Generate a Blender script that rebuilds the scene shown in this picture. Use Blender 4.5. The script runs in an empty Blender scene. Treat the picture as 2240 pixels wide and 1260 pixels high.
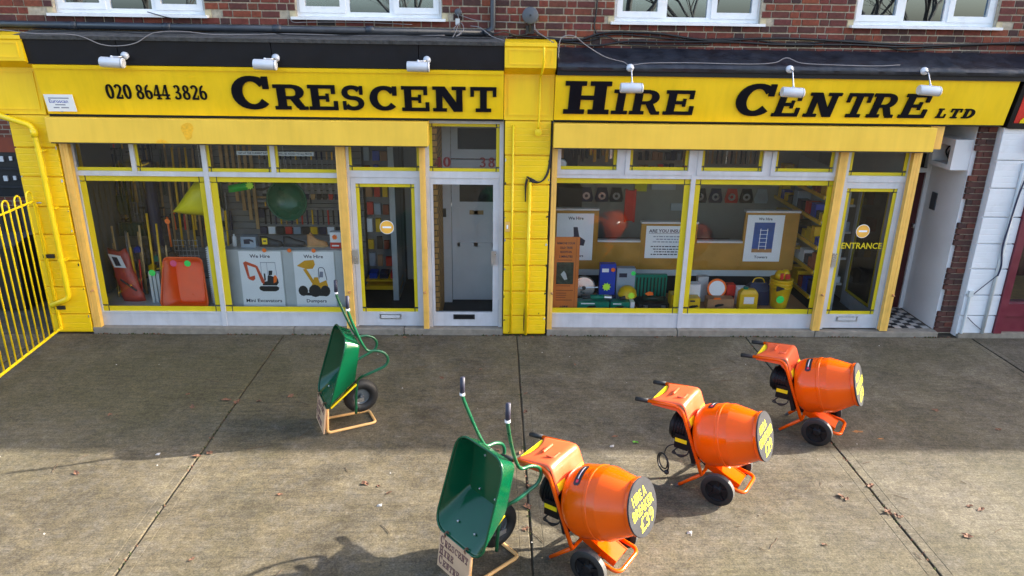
import bpy, math, random
from mathutils import Vector, Matrix, Quaternion
random.seed(7)
R = math.radians
SC = bpy.context.scene
COL = SC.collection

# ------------------------------------------------------------------ camera
cam_d = bpy.data.cameras.new('camera'); cam = bpy.data.objects.new('camera', cam_d); COL.objects.link(cam)
cam_d.sensor_width = 36.0; cam_d.lens = 36.0*1578.7/2240.0; cam_d.clip_start = 0.05; cam_d.clip_end = 3000
YAW, PITCH, ROLL = 0.0263018, 0.3397498, 0.0150749
_f = Vector((math.sin(YAW)*math.cos(PITCH), math.cos(YAW)*math.cos(PITCH), -math.sin(PITCH)))
_r = Vector((math.cos(YAW), -math.sin(YAW), 0)); _u = _r.cross(_f)
_r2 = _r*math.cos(ROLL)+_u*math.sin(ROLL); _u2 = -_r*math.sin(ROLL)+_u*math.cos(ROLL)
cam.matrix_world = Matrix(((_r2.x,_u2.x,-_f.x,0),(_r2.y,_u2.y,-_f.y,-9.1529),(_r2.z,_u2.z,-_f.z,3.8683),(0,0,0,1)))
SC.camera = cam

# ------------------------------------------------------------------ sky, sun, exposure
SUN_EL, SUN_AZ = R(25.4), R(12.8)          # azimuth from +x (right) towards +y (behind the shops)
world = bpy.data.worlds.new('World'); SC.world = world; world.use_nodes = True
wn = world.node_tree.nodes; wl = world.node_tree.links
bgn = wn.get('Background'); skyn = wn.new('ShaderNodeTexSky'); skyn.sky_type = 'NISHITA'; skyn.sun_disc = False
skyn.sun_elevation = SUN_EL; skyn.sun_rotation = R(90)-SUN_AZ; skyn.altitude = 20; skyn.air_density = 1.0; skyn.dust_density = 4.0; skyn.ozone_density = 0.6
wl.new(skyn.outputs[0], bgn.inputs[0]); bgn.inputs[1].default_value = 0.15
sun_d = bpy.data.lights.new('sun', 'SUN'); sun_d.energy = 4.2; sun_d.angle = R(0.55); sun_d.color = (1.0, 0.93, 0.80)
sun = bpy.data.objects.new('sun', sun_d); COL.objects.link(sun)
_sd = Vector((math.cos(SUN_EL)*math.cos(SUN_AZ), math.cos(SUN_EL)*math.sin(SUN_AZ), math.sin(SUN_EL)))
sun.rotation_euler = _sd.to_track_quat('Z', 'Y').to_euler()
sun.location = _sd*40
SC.view_settings.view_transform = 'Standard'; SC.view_settings.look = 'None'; SC.view_settings.gamma = 1.0
SC.view_settings.use_curve_mapping = False; SC.view_settings.exposure = 2.2
SC.render.engine = 'CYCLES'; SC.cycles.use_denoising = True; SC.cycles.max_bounces = 8; SC.cycles.transparent_max_bounces = 16
SC.cycles.caustics_reflective = False; SC.cycles.caustics_refractive = False

# ------------------------------------------------------------------ materials
M = {}
def nodes_of(m): return m.node_tree.nodes, m.node_tree.links
def mat(name, col, rough=0.5, metal=0.0, var=0.12, scale=6.0, bump=0.0, bscale=40.0, coat=0.0, spec=0.5, dirt=0.0, dirtcol=(0.05,0.045,0.035), dscale=2.5, streak=0.0):
    m = bpy.data.materials.new(name); m.use_nodes = True; n, l = nodes_of(m)
    b = n['Principled BSDF']; b.inputs['Roughness'].default_value = rough; b.inputs['Metallic'].default_value = metal
    b.inputs['Coat Weight'].default_value = coat; b.inputs['Coat Roughness'].default_value = 0.08; b.inputs['Specular IOR Level'].default_value = spec
    geo = n.new('ShaderNodeNewGeometry')
    ns = n.new('ShaderNodeTexNoise'); ns.inputs['Scale'].default_value = scale; ns.inputs['Detail'].default_value = 5; l.new(geo.outputs['Position'], ns.inputs['Vector'])
    mr = n.new('ShaderNodeMapRange'); mr.inputs[1].default_value = 0.3; mr.inputs[2].default_value = 0.7; mr.inputs[3].default_value = 1-var; mr.inputs[4].default_value = 1+var; l.new(ns.outputs[0], mr.inputs[0])
    mx = n.new('ShaderNodeMix'); mx.data_type = 'RGBA'; mx.blend_type = 'MULTIPLY'; mx.inputs[0].default_value = 1
    mx.inputs[6].default_value = (*col, 1); l.new(mr.outputs[0], mx.inputs[7])
    out = mx.outputs[2]
    if dirt > 0:
        n2 = n.new('ShaderNodeTexNoise'); n2.inputs['Scale'].default_value = dscale; n2.inputs['Detail'].default_value = 9; n2.inputs['Roughness'].default_value = 0.7; l.new(geo.outputs['Position'], n2.inputs['Vector'])
        r2 = n.new('ShaderNodeMapRange'); r2.inputs[1].default_value = 0.52; r2.inputs[2].default_value = 0.75; r2.inputs[3].default_value = 0; r2.inputs[4].default_value = dirt; l.new(n2.outputs[0], r2.inputs[0])
        m2 = n.new('ShaderNodeMix'); m2.data_type = 'RGBA'; l.new(r2.outputs[0], m2.inputs[0]); l.new(out, m2.inputs[6]); m2.inputs[7].default_value = (*dirtcol, 1); out = m2.outputs[2]
    if streak > 0:                                             # rain streaks running down
        mp = n.new('ShaderNodeMapping'); mp.inputs['Scale'].default_value = (11,11,0.9); l.new(geo.outputs['Position'], mp.inputs[0])
        n4 = n.new('ShaderNodeTexNoise'); n4.inputs['Scale'].default_value = 1.0; n4.inputs['Detail'].default_value = 6; n4.inputs['Roughness'].default_value = 0.65; l.new(mp.outputs[0], n4.inputs['Vector'])
        r4 = n.new('ShaderNodeMapRange'); r4.inputs[1].default_value = 0.42; r4.inputs[2].default_value = 0.72; r4.inputs[3].default_value = 1.03; r4.inputs[4].default_value = 1-streak; l.new(n4.outputs[0], r4.inputs[0])
        m4 = n.new('ShaderNodeMix'); m4.data_type = 'RGBA'; m4.blend_type = 'MULTIPLY'; m4.inputs[0].default_value = 1; l.new(out, m4.inputs[6]); l.new(r4.outputs[0], m4.inputs[7]); out = m4.outputs[2]
    l.new(out, b.inputs['Base Color'])
    if rough > 0.1:
        rr = n.new('ShaderNodeMapRange'); rr.inputs[1].default_value = 0.3; rr.inputs[2].default_value = 0.7; rr.inputs[3].default_value = max(0.03, rough-0.08); rr.inputs[4].default_value = min(1, rough+0.1); l.new(ns.outputs[0], rr.inputs[0]); l.new(rr.outputs[0], b.inputs['Roughness'])
    if bump > 0:
        n3 = n.new('ShaderNodeTexNoise'); n3.inputs['Scale'].default_value = bscale; n3.inputs['Detail'].default_value = 6; l.new(geo.outputs['Position'], n3.inputs['Vector'])
        bp = n.new('ShaderNodeBump'); bp.inputs['Strength'].default_value = bump; bp.inputs['Distance'].default_value = 0.02; l.new(n3.outputs[0], bp.inputs['Height']); l.new(bp.outputs[0], b.inputs['Normal'])
    M[name] = m
    return m
def glass(name, ior=1.5, tint=(0.93,0.96,0.95), rough=0.0, gloss=(1,1,1)):
    m = bpy.data.materials.new(name); m.use_nodes = True; n, l = nodes_of(m); n.remove(n['Principled BSDF'])
    fr = n.new('ShaderNodeFresnel'); fr.inputs[0].default_value = ior
    t = n.new('ShaderNodeBsdfTransparent'); t.inputs[0].default_value = (*tint, 1)
    g = n.new('ShaderNodeBsdfGlossy'); g.inputs['Roughness'].default_value = rough; g.inputs[0].default_value = (*gloss, 1)
    geo = n.new('ShaderNodeNewGeometry'); ns = n.new('ShaderNodeTexNoise'); ns.inputs['Scale'].default_value = 1.6; ns.inputs['Detail'].default_value = 1; l.new(geo.outputs['Position'], ns.inputs['Vector'])
    bp = n.new('ShaderNodeBump'); bp.inputs['Strength'].default_value = 0.004; bp.inputs['Distance'].default_value = 0.05; l.new(ns.outputs[0], bp.inputs['Height']); l.new(bp.outputs[0], g.inputs['Normal'])
    x = n.new('ShaderNodeMixShader'); l.new(fr.outputs[0], x.inputs[0]); l.new(t.outputs[0], x.inputs[1]); l.new(g.outputs[0], x.inputs[2])
    l.new(x.outputs[0], n['Material Output'].inputs[0]); M[name] = m
glass('shop_glass', 1.30, (0.98,0.99,0.985))
glass('upper_glass', 3.7, (0.8,0.85,0.87), 0.0, (0.62,0.80,1.0))

mat('sign_yellow', (0.92,0.60,0.004), 0.42, streak=0.06, var=0.05, scale=2.5, dirt=0.06, dirtcol=(0.42,0.27,0.02), coat=0.15)
mat('housing_yellow', (0.86,0.55,0.055), 0.42, streak=0.045, var=0.05, scale=3, dirt=0.12, dirtcol=(0.50,0.33,0.05))
mat('rust_stain', (0.84,0.45,0.015), 0.5, var=0.15, scale=30)
mat('guide_peach', (0.84,0.50,0.11), 0.45, streak=0.2, var=0.1, scale=9, dirt=0.25, dirtcol=(0.40,0.22,0.05), dscale=9)
mat('gate_yellow', (0.86,0.62,0.008), 0.35, var=0.06, dirt=0.12, dirtcol=(0.25,0.16,0.03), dscale=12)
mat('aluminium', (0.56,0.57,0.61), 0.36, metal=0.15, streak=0.08, var=0.06, scale=5, dirt=0.2, dirtcol=(0.2,0.19,0.18), dscale=6)
mat('white_upvc', (0.78,0.79,0.80), 0.3, var=0.04, dirt=0.08, dirtcol=(0.4,0.38,0.34))
mat('black_board', (0.006,0.0065,0.010), 0.5, var=0.2, spec=0.3, dirt=0.1, dirtcol=(0.05,0.05,0.055))
mat('black_paint', (0.004,0.0045,0.006), 0.5, var=0.2, spec=0.3)
mat('letter_black', (0.004,0.0045,0.009), 0.5, var=0.15, spec=0.12)
mat('lead', (0.014,0.017,0.026), 0.36, metal=0.1, var=0.4, scale=7, bump=0.8, bscale=6, dirt=0.3, dirtcol=(0.05,0.058,0.075), dscale=5)
mat('felt_roof', (0.06,0.06,0.062), 0.9, var=0.5, scale=14, bump=0.8, bscale=30, dirt=0.6, dirtcol=(0.035,0.04,0.03), dscale=7)
mat('gutter_plastic', (0.035,0.042,0.055), 0.35, var=0.2, dirt=0.2, dirtcol=(0.10,0.10,0.09), dscale=8)
mat('mortar', (0.42,0.36,0.27), 0.95, var=0.25, scale=25, bump=0.5, bscale=90)
mat('stone_cream', (0.50,0.42,0.26), 0.9, var=0.2, scale=20)
mat('white_brickpaint', (0.72,0.73,0.76), 0.6, var=0.05, bump=0.35, bscale=28, dirt=0.25, dirtcol=(0.42,0.40,0.38), dscale=7)
mat('white_wall', (0.66,0.66,0.68), 0.7, var=0.06, scale=2, dirt=0.12, dirtcol=(0.42,0.40,0.36))
mat('interior_cream', (0.37,0.345,0.29), 0.8, var=0.06)
mat('slatwall', (0.19,0.185,0.18), 0.7, var=0.06)
mat('shop_floor', (0.035,0.035,0.038), 0.7, var=0.2)
mat('dark_room', (0.03,0.03,0.032), 0.9)
mat('ceiling_tile', (0.32,0.30,0.27), 0.9)
mat('curtain', (0.60,0.62,0.63), 0.9, var=0.1)
mat('wood_counter', (0.42,0.21,0.028), 0.45, var=0.14, scale=4)
mat('counter_top', (0.65,0.63,0.6), 0.4)
mat('oak', (0.45,0.28,0.12), 0.6, var=0.2, scale=12)
mat('ash_handle', (0.62,0.42,0.20), 0.5, var=0.2, scale=14)
mat('orange_paint', (0.70,0.085,0.0), 0.16, var=0.04, coat=0.0, spec=0.38, dirt=0.18, dirtcol=(0.46,0.075,0.012), dscale=16)
mat('hood_orange', (0.64,0.098,0.034), 0.34, var=0.05, scale=8, spec=0.5, dirt=0.15, dirtcol=(0.66,0.13,0.055), dscale=5)
mat('label_yellow', (0.85,0.62,0.01), 0.4, var=0.08)
mat('lid_grey', (0.024,0.025,0.031), 0.6, spec=0.3, var=0.12, scale=14)
mat('lid_text', (0.75,0.66,0.03), 0.5, var=0.03)
mat('rubber', (0.010,0.010,0.011), 0.6, var=0.3, scale=30)
mat('tread_glint_and_foot_grey', (0.06,0.06,0.06), 0.65, var=0.15)
mat('motor_black', (0.006,0.006,0.008), 0.5, var=0.2, spec=0.25)
mat('decal_black', (0.012,0.012,0.02), 0.35)
mat('decal_white', (0.75,0.75,0.78), 0.4)
mat('decal_red', (0.6,0.03,0.07), 0.4)
mat('barrow_green', (0.0003,0.060,0.024), 0.17, var=0.06, spec=0.42, dirt=0.1, dirtcol=(0.004,0.045,0.025), dscale=12)
mat('frame_green', (0.001,0.085,0.036), 0.3, var=0.06, coat=0.2)
mat('hub_grey', (0.10,0.12,0.14), 0.4, metal=0.5)
mat('grip_black', (0.02,0.022,0.045), 0.6)
mat('stand_peach', (0.70,0.40,0.15), 0.4, var=0.08, dirt=0.2, dirtcol=(0.5,0.2,0.05), dscale=14)
mat('sign_wood', (0.52,0.33,0.20), 0.6, var=0.1, scale=10, dirt=0.3, dirtcol=(0.5,0.32,0.16), dscale=9)
mat('sign_text_brown', (0.15,0.07,0.06), 0.6)
mat('steel', (0.55,0.56,0.58), 0.3, metal=0.9, var=0.1)
mat('chrome_lamp', (0.60,0.62,0.67), 0.36, metal=0.1, var=0.06)
mat('cable_black', (0.01,0.01,0.012), 0.5)
mat('cable_grey', (0.24,0.225,0.23), 0.55)
mat('disc_grey', (0.07,0.08,0.095), 0.5, var=0.1)
mat('maroon', (0.13,0.012,0.028), 0.4, var=0.12, coat=0.2)
mat('door_red', (0.06,0.008,0.009), 0.4, var=0.1)
mat('tile_black', (0.012,0.012,0.014), 0.35, var=0.2, dirt=0.2, dirtcol=(0.1,0.09,0.08))
mat('tile_white', (0.44,0.40,0.36), 0.4, var=0.12, dirt=0.25, dirtcol=(0.15,0.13,0.1), dscale=8)
mat('paper', (0.86,0.88,0.91), 0.5, var=0.02)
mat('panel_grey', (0.52,0.55,0.56), 0.5, var=0.04)
mat('ink', (0.02,0.022,0.05), 0.6)
mat('ink_light', (0.25,0.27,0.35), 0.6)
mat('red', (0.60,0.03,0.02), 0.45)
mat('brick_red_plastic', (0.55,0.075,0.05), 0.4, var=0.12, scale=14)
mat('fluo_orange', (1.0,0.19,0.02), 0.5, var=0.03)
mat('fluo_green', (0.06,0.92,0.16), 0.5, var=0.03)
mat('fluo_lime', (0.60,1.0,0.06), 0.5, var=0.03)
mat('fluo_pink', (1.0,0.12,0.28), 0.5, var=0.03)
mat('tape_yellow', (0.60,0.47,0.005), 0.5, var=0.05)
mat('tape_dark', (0.03,0.03,0.025), 0.6)
mat('tray_orange', (0.95,0.12,0.008), 0.35, var=0.04)
mat('tray_yellow', (0.80,0.72,0.01), 0.4, var=0.05)
mat('pole_yellow', (0.85,0.50,0.008), 0.4)
mat('tool_steel', (0.24,0.24,0.25), 0.45, metal=0.6, var=0.3, scale=20)
mat('tool_black', (0.015,0.015,0.017), 0.5)
mat('tool_green', (0.012,0.035,0.022), 0.5)
mat('tool_navy', (0.015,0.02,0.06), 0.5)
mat('hose_green', (0.02,0.50,0.05), 0.35)
mat('bowl_green', (0.006,0.09,0.04), 0.3)
mat('pack_green', (0.0,0.20,0.13), 0.4, var=0.05)
mat('pack_blue', (0.01,0.05,0.42), 0.4, var=0.05)
mat('pack_grey', (0.30,0.37,0.45), 0.45, var=0.08)
mat('cardboard', (0.40,0.21,0.10), 0.7, var=0.08)
mat('bucket_yellow', (0.80,0.50,0.01), 0.4, var=0.06)
mat('tan_leather', (0.45,0.22,0.08), 0.6, var=0.15, scale=20)
mat('shoe_black', (0.02,0.02,0.02), 0.5)
mat('poster_orange', (0.66,0.19,0.035), 0.5, var=0.06)
mat('photo_dark', (0.03,0.045,0.03), 0.5, var=0.8, scale=18)
mat('photo_sky', (0.03,0.09,0.32), 0.5, var=0.2, scale=8)
mat('digger_orange', (0.62,0.09,0.03), 0.5)
mat('dumper_yellow', (0.72,0.36,0.015), 0.5)
mat('leaf_brown', (0.135,0.062,0.034), 0.8, var=0.4, scale=40)
mat('leaf_green', (0.09,0.30,0.015), 0.6, var=0.2)
mat('twig', (0.10,0.065,0.04), 0.9, var=0.3, scale=40)
mat('pale_litter', (0.42,0.40,0.37), 0.7)
mat('bark', (0.06,0.048,0.036), 0.95, var=0.3, scale=5)
mat('fence_dark', (0.03,0.03,0.034), 0.8, var=0.3)
mat('number_red', (0.10,0.004,0.003), 0.5)
mat('disc_orange', (0.80,0.42,0.06), 0.45)
mat('spray_orange', (0.26,0.115,0.035), 0.85, var=0.5, scale=30)
mat('terracotta', (0.30,0.07,0.035), 0.8)
mat('threshold', (0.22,0.195,0.16), 0.85, var=0.2, scale=12, bump=0.4, bscale=60, dirt=0.45, dirtcol=(0.08,0.07,0.05), dscale=5)

def ramp(n, l, src, stops):
    r = n.new('ShaderNodeValToRGB'); e = r.color_ramp.elements
    while len(e) < len(stops): e.new(0.5)
    for i, (p, c) in enumerate(stops): e[i].position = p; e[i].color = (*c, 1)
    l.new(src, r.inputs[0]); return r.outputs[0]
# bricks: one colour per brick (object random plus island random)
def brick_mat(name, stops, relief=0.4):
    m = bpy.data.materials.new(name); m.use_nodes = True; n, l = nodes_of(m); b = n['Principled BSDF']; b.inputs['Roughness'].default_value = 0.88
    oi = n.new('ShaderNodeObjectInfo'); geo = n.new('ShaderNodeNewGeometry')
    ad = n.new('ShaderNodeMath'); ad.operation = 'ADD'; l.new(oi.outputs['Random'], ad.inputs[0]); l.new(geo.outputs['Random Per Island'], ad.inputs[1])
    fr = n.new('ShaderNodeMath'); fr.operation = 'FRACT'; l.new(ad.outputs[0], fr.inputs[0])
    c = ramp(n, l, fr.outputs[0], stops)
    ns = n.new('ShaderNodeTexNoise'); ns.inputs['Scale'].default_value = 26; ns.inputs['Detail'].default_value = 7; ns.inputs['Roughness'].default_value = 0.7; l.new(geo.outputs['Position'], ns.inputs['Vector'])
    mr = n.new('ShaderNodeMapRange'); mr.inputs[1].default_value = 0.3; mr.inputs[2].default_value = 0.72; mr.inputs[3].default_value = 0.62; mr.inputs[4].default_value = 1.35; l.new(ns.outputs[0], mr.inputs[0])
    mx = n.new('ShaderNodeMix'); mx.data_type = 'RGBA'; mx.blend_type = 'MULTIPLY'; mx.inputs[0].default_value = 1; l.new(c, mx.inputs[6]); l.new(mr.outputs[0], mx.inputs[7]); l.new(mx.outputs[2], b.inputs['Base Color'])
    bp = n.new('ShaderNodeBump'); bp.inputs['Strength'].default_value = relief; bp.inputs['Distance'].default_value = 0.01; l.new(ns.outputs[0], bp.inputs['Height']); l.new(bp.outputs[0], b.inputs['Normal'])
    M[name] = m
brick_mat('brick', [(0.0,(0.128,0.028,0.020)),(0.14,(0.176,0.041,0.026)),(0.28,(0.026,0.020,0.022)),(0.42,(0.150,0.033,0.026)),(0.55,(0.211,0.051,0.024)),(0.66,(0.048,0.026,0.024)),(0.80,(0.132,0.031,0.028)),(0.90,(0.088,0.029,0.022)),(1.0,(0.246,0.064,0.029))])
brick_mat('brick_brown', [(0.0,(0.070,0.030,0.024)),(0.35,(0.105,0.036,0.027)),(0.6,(0.050,0.027,0.024)),(0.8,(0.16,0.045,0.028)),(1.0,(0.085,0.034,0.026))])
# painted brick courses on the pilasters: paint over brickwork
def painted_course(name, col, dirt):
    mat(name, col, 0.42, var=0.05, scale=3, dirt=dirt, dirtcol=(0.42,0.27,0.03) if col[2] < 0.3 else (0.4,0.38,0.36), dscale=5)
    m = M[name]; n, l = nodes_of(m); b = n['Principled BSDF']; geo = n.new('ShaderNodeNewGeometry')
    sx = n.new('ShaderNodeSeparateXYZ'); l.new(geo.outputs['Position'], sx.inputs[0])
    ns = n.new('ShaderNodeTexNoise'); ns.inputs['Scale'].default_value = 9; ns.inputs['Detail'].default_value = 6; l.new(geo.outputs['Position'], ns.inputs['Vector'])
    w = n.new('ShaderNodeMath'); w.operation = 'MULTIPLY_ADD'; l.new(ns.outputs[0], w.inputs[0]); w.inputs[1].default_value = 0.02; l.new(sx.outputs[2], w.inputs[2])
    d = n.new('ShaderNodeMath'); d.operation = 'PINGPONG'; l.new(w.outputs[0], d.inputs[0]); d.inputs[1].default_value = 0.0385
    r = n.new('ShaderNodeMapRange'); r.inputs[1].default_value = 0.0; r.inputs[2].default_value = 0.007; l.new(d.outputs[0], r.inputs[0])
    ad = n.new('ShaderNodeMath'); ad.operation = 'MULTIPLY_ADD'; l.new(ns.outputs[0], ad.inputs[0]); ad.inputs[1].default_value = 0.8; l.new(r.outputs[0], ad.inputs[2])
    bp = n.new('ShaderNodeBump'); bp.inputs['Strength'].default_value = 0.35; bp.inputs['Distance'].default_value = 0.006; l.new(ad.outputs[0], bp.inputs['Height']); l.new(bp.outputs[0], b.inputs['Normal'])
painted_course('pilaster_yellow', (0.90,0.59,0.004), 0.22)
painted_course('pilaster_white', (0.72,0.73,0.76), 0.3)
# far walls where single bricks cannot be told apart
def far_brick(name, c1, c2, cm):
    m = bpy.data.materials.new(name); m.use_nodes = True; n, l = nodes_of(m); b = n['Principled BSDF']; b.inputs['Roughness'].default_value = 0.9
    geo = n.new('ShaderNodeNewGeometry'); sx = n.new('ShaderNodeSeparateXYZ'); l.new(geo.outputs['Position'], sx.inputs[0])
    ad = n.new('ShaderNodeMath'); ad.operation = 'ADD'; l.new(sx.outputs[0], ad.inputs[0]); l.new(sx.outputs[1], ad.inputs[1])
    cx = n.new('ShaderNodeCombineXYZ'); l.new(ad.outputs[0], cx.inputs[0]); l.new(sx.outputs[2], cx.inputs[1])
    bt = n.new('ShaderNodeTexBrick'); bt.inputs['Scale'].default_value = 1; bt.inputs['Brick Width'].default_value = 0.225; bt.inputs['Row Height'].default_value = 0.078; bt.inputs['Mortar Size'].default_value = 0.008
    bt.inputs['Color1'].default_value = (*c1,1); bt.inputs['Color2'].default_value = (*c2,1); bt.inputs['Mortar'].default_value = (*cm,1); l.new(cx.outputs[0], bt.inputs['Vector']); l.new(bt.outputs[0], b.inputs['Base Color']); M[name] = m
far_brick('far_brick', (0.16,0.045,0.03), (0.23,0.07,0.04), (0.35,0.30,0.22))
far_brick('lobby_brick', (0.42,0.22,0.06), (0.50,0.27,0.08), (0.14,0.08,0.03))

# weathered brushed concrete
def concrete(name, tint=(1,1,1)):
    m = bpy.data.materials.new(name); m.use_nodes = True; n, l = nodes_of(m); b = n['Principled BSDF']; b.inputs['Roughness'].default_value = 0.9; b.inputs['Specular IOR Level'].default_value = 0.3
    geo = n.new('ShaderNodeNewGeometry'); oi = n.new('ShaderNodeObjectInfo')
    def noise(scale, detail=6, rough=0.6, vec=None, dist=0):
        t = n.new('ShaderNodeTexNoise'); t.inputs['Scale'].default_value = scale; t.inputs['Detail'].default_value = detail; t.inputs['Roughness'].default_value = rough; t.inputs['Distortion'].default_value = dist
        l.new(vec or geo.outputs['Position'], t.inputs['Vector']); return t.outputs[0]
    def mapped(sx, sy):
        mp = n.new('ShaderNodeMapping'); mp.inputs['Scale'].default_value = (sx, sy, 1); l.new(geo.outputs['Position'], mp.inputs[0]); return mp.outputs[0]
    def mult(a, bb, f=1.0):
        x = n.new('ShaderNodeMix'); x.data_type = 'RGBA'; x.blend_type = 'MULTIPLY'; x.inputs[0].default_value = f; l.new(a, x.inputs[6]); l.new(bb, x.inputs[7]); return x.outputs[2]
    def mixc(f, a, col):
        x = n.new('ShaderNodeMix'); x.data_type = 'RGBA'; l.new(f, x.inputs[0]); l.new(a, x.inputs[6]); x.inputs[7].default_value = (*col,1); return x.outputs[2]
    def rng(v, a, bb, c, d):
        r = n.new('ShaderNodeMapRange'); r.inputs[1].default_value = a; r.inputs[2].default_value = bb; r.inputs[3].default_value = c; r.inputs[4].default_value = d; l.new(v, r.inputs[0]); return r.outputs[0]
    c = ramp(n, l, noise(0.9, 9, 0.62), [(0.25,(0.0605*tint[0],0.0488*tint[1],0.0317*tint[2])),(0.5,(0.0856*tint[0],0.0714*tint[1],0.0471*tint[2])),(0.75,(0.1116*tint[0],0.0949*tint[1],0.0665*tint[2]))])
    c = mult(c, rng(noise(1.9, 9, 0.75, None, 0.8), 0.36, 0.64, 0.64, 1.34))                  # cloudy patches
    c = mixc(rng(noise(6.0, 8, 0.8), 0.46, 0.64, 0, 0.6), c, (0.104,0.094,0.080))            # greyer mottling
    c = mixc(rng(noise(8.0, 6, 0.75, None, 0.5), 0.53, 0.68, 0, 0.45), c, (0.088,0.074,0.038))  # ochre mottling
    c = mixc(rng(noise(0.55, 6, 0.6), 0.50, 0.68, 0, 0.42), c, (0.058,0.053,0.024))         # algae
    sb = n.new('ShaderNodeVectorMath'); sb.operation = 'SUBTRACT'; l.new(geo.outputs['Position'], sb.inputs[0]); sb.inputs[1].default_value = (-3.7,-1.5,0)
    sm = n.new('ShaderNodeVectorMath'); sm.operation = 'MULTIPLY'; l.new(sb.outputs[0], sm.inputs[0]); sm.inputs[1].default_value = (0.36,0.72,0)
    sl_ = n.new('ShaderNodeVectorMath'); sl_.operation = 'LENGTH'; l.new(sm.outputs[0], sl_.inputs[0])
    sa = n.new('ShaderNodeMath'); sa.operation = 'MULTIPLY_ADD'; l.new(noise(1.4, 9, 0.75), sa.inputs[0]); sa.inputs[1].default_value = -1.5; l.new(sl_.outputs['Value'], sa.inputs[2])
    c = mixc(rng(sa.outputs[0], -0.35, 0.45, 0.55, 0.0), c, (0.055,0.051,0.020))            # algae patch by the gate; also paints the shaded ground there darker
    c = mixc(rng(noise(1.7, 9, 0.72, mapped(1.3, 1)), 0.54, 0.72, 0, 0.55), c, (0.046,0.038,0.026)) # old stains
    c = mixc(rng(noise(3.5, 9, 0.78, mapped(1, 1.7)), 0.60, 0.74, 0, 0.55), c, (0.20,0.185,0.16))           # pale cement scuffs
    c = mult(c, rng(noise(1.0, 6, 0.75, mapped(2.4, 24), 0.7), 0.36, 0.64, 0.82, 1.18))       # broom marks along the shopfront
    c = mult(c, rng(noise(18, 6, 0.8, None, 0.5), 0.36, 0.64, 0.70, 1.30))                             # grain
    c = mult(c, rng(noise(60, 3, 0.7), 0.36, 0.64, 0.68, 1.32))                              # aggregate
    l.new(c, b.inputs['Base Color'])
    ad = n.new('ShaderNodeMath'); ad.operation = 'ADD'; l.new(noise(120, 4, 0.7), ad.inputs[0]); l.new(noise(1.0, 3, 0.6, mapped(3, 90)), ad.inputs[1])
    bp = n.new('ShaderNodeBump'); bp.inputs['Strength'].default_value = 0.55; bp.inputs['Distance'].default_value = 0.006; l.new(ad.outputs[0], bp.inputs['Height']); l.new(bp.outputs[0], b.inputs['Normal'])
    M[name] = m
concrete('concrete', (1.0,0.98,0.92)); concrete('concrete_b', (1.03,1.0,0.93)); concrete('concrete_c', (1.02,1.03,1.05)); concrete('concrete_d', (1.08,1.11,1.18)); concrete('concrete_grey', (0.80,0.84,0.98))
mat('moss', (0.035,0.045,0.012), 0.95, var=0.5, scale=60)
mat('joint_dirt', (0.055,0.040,0.024), 0.95, var=0.4, scale=30, bump=0.5, dirt=0.5, dirtcol=(0.09,0.10,0.03), dscale=4)
mat('asphalt', (0.07,0.07,0.07), 0.9, var=0.2)

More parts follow.
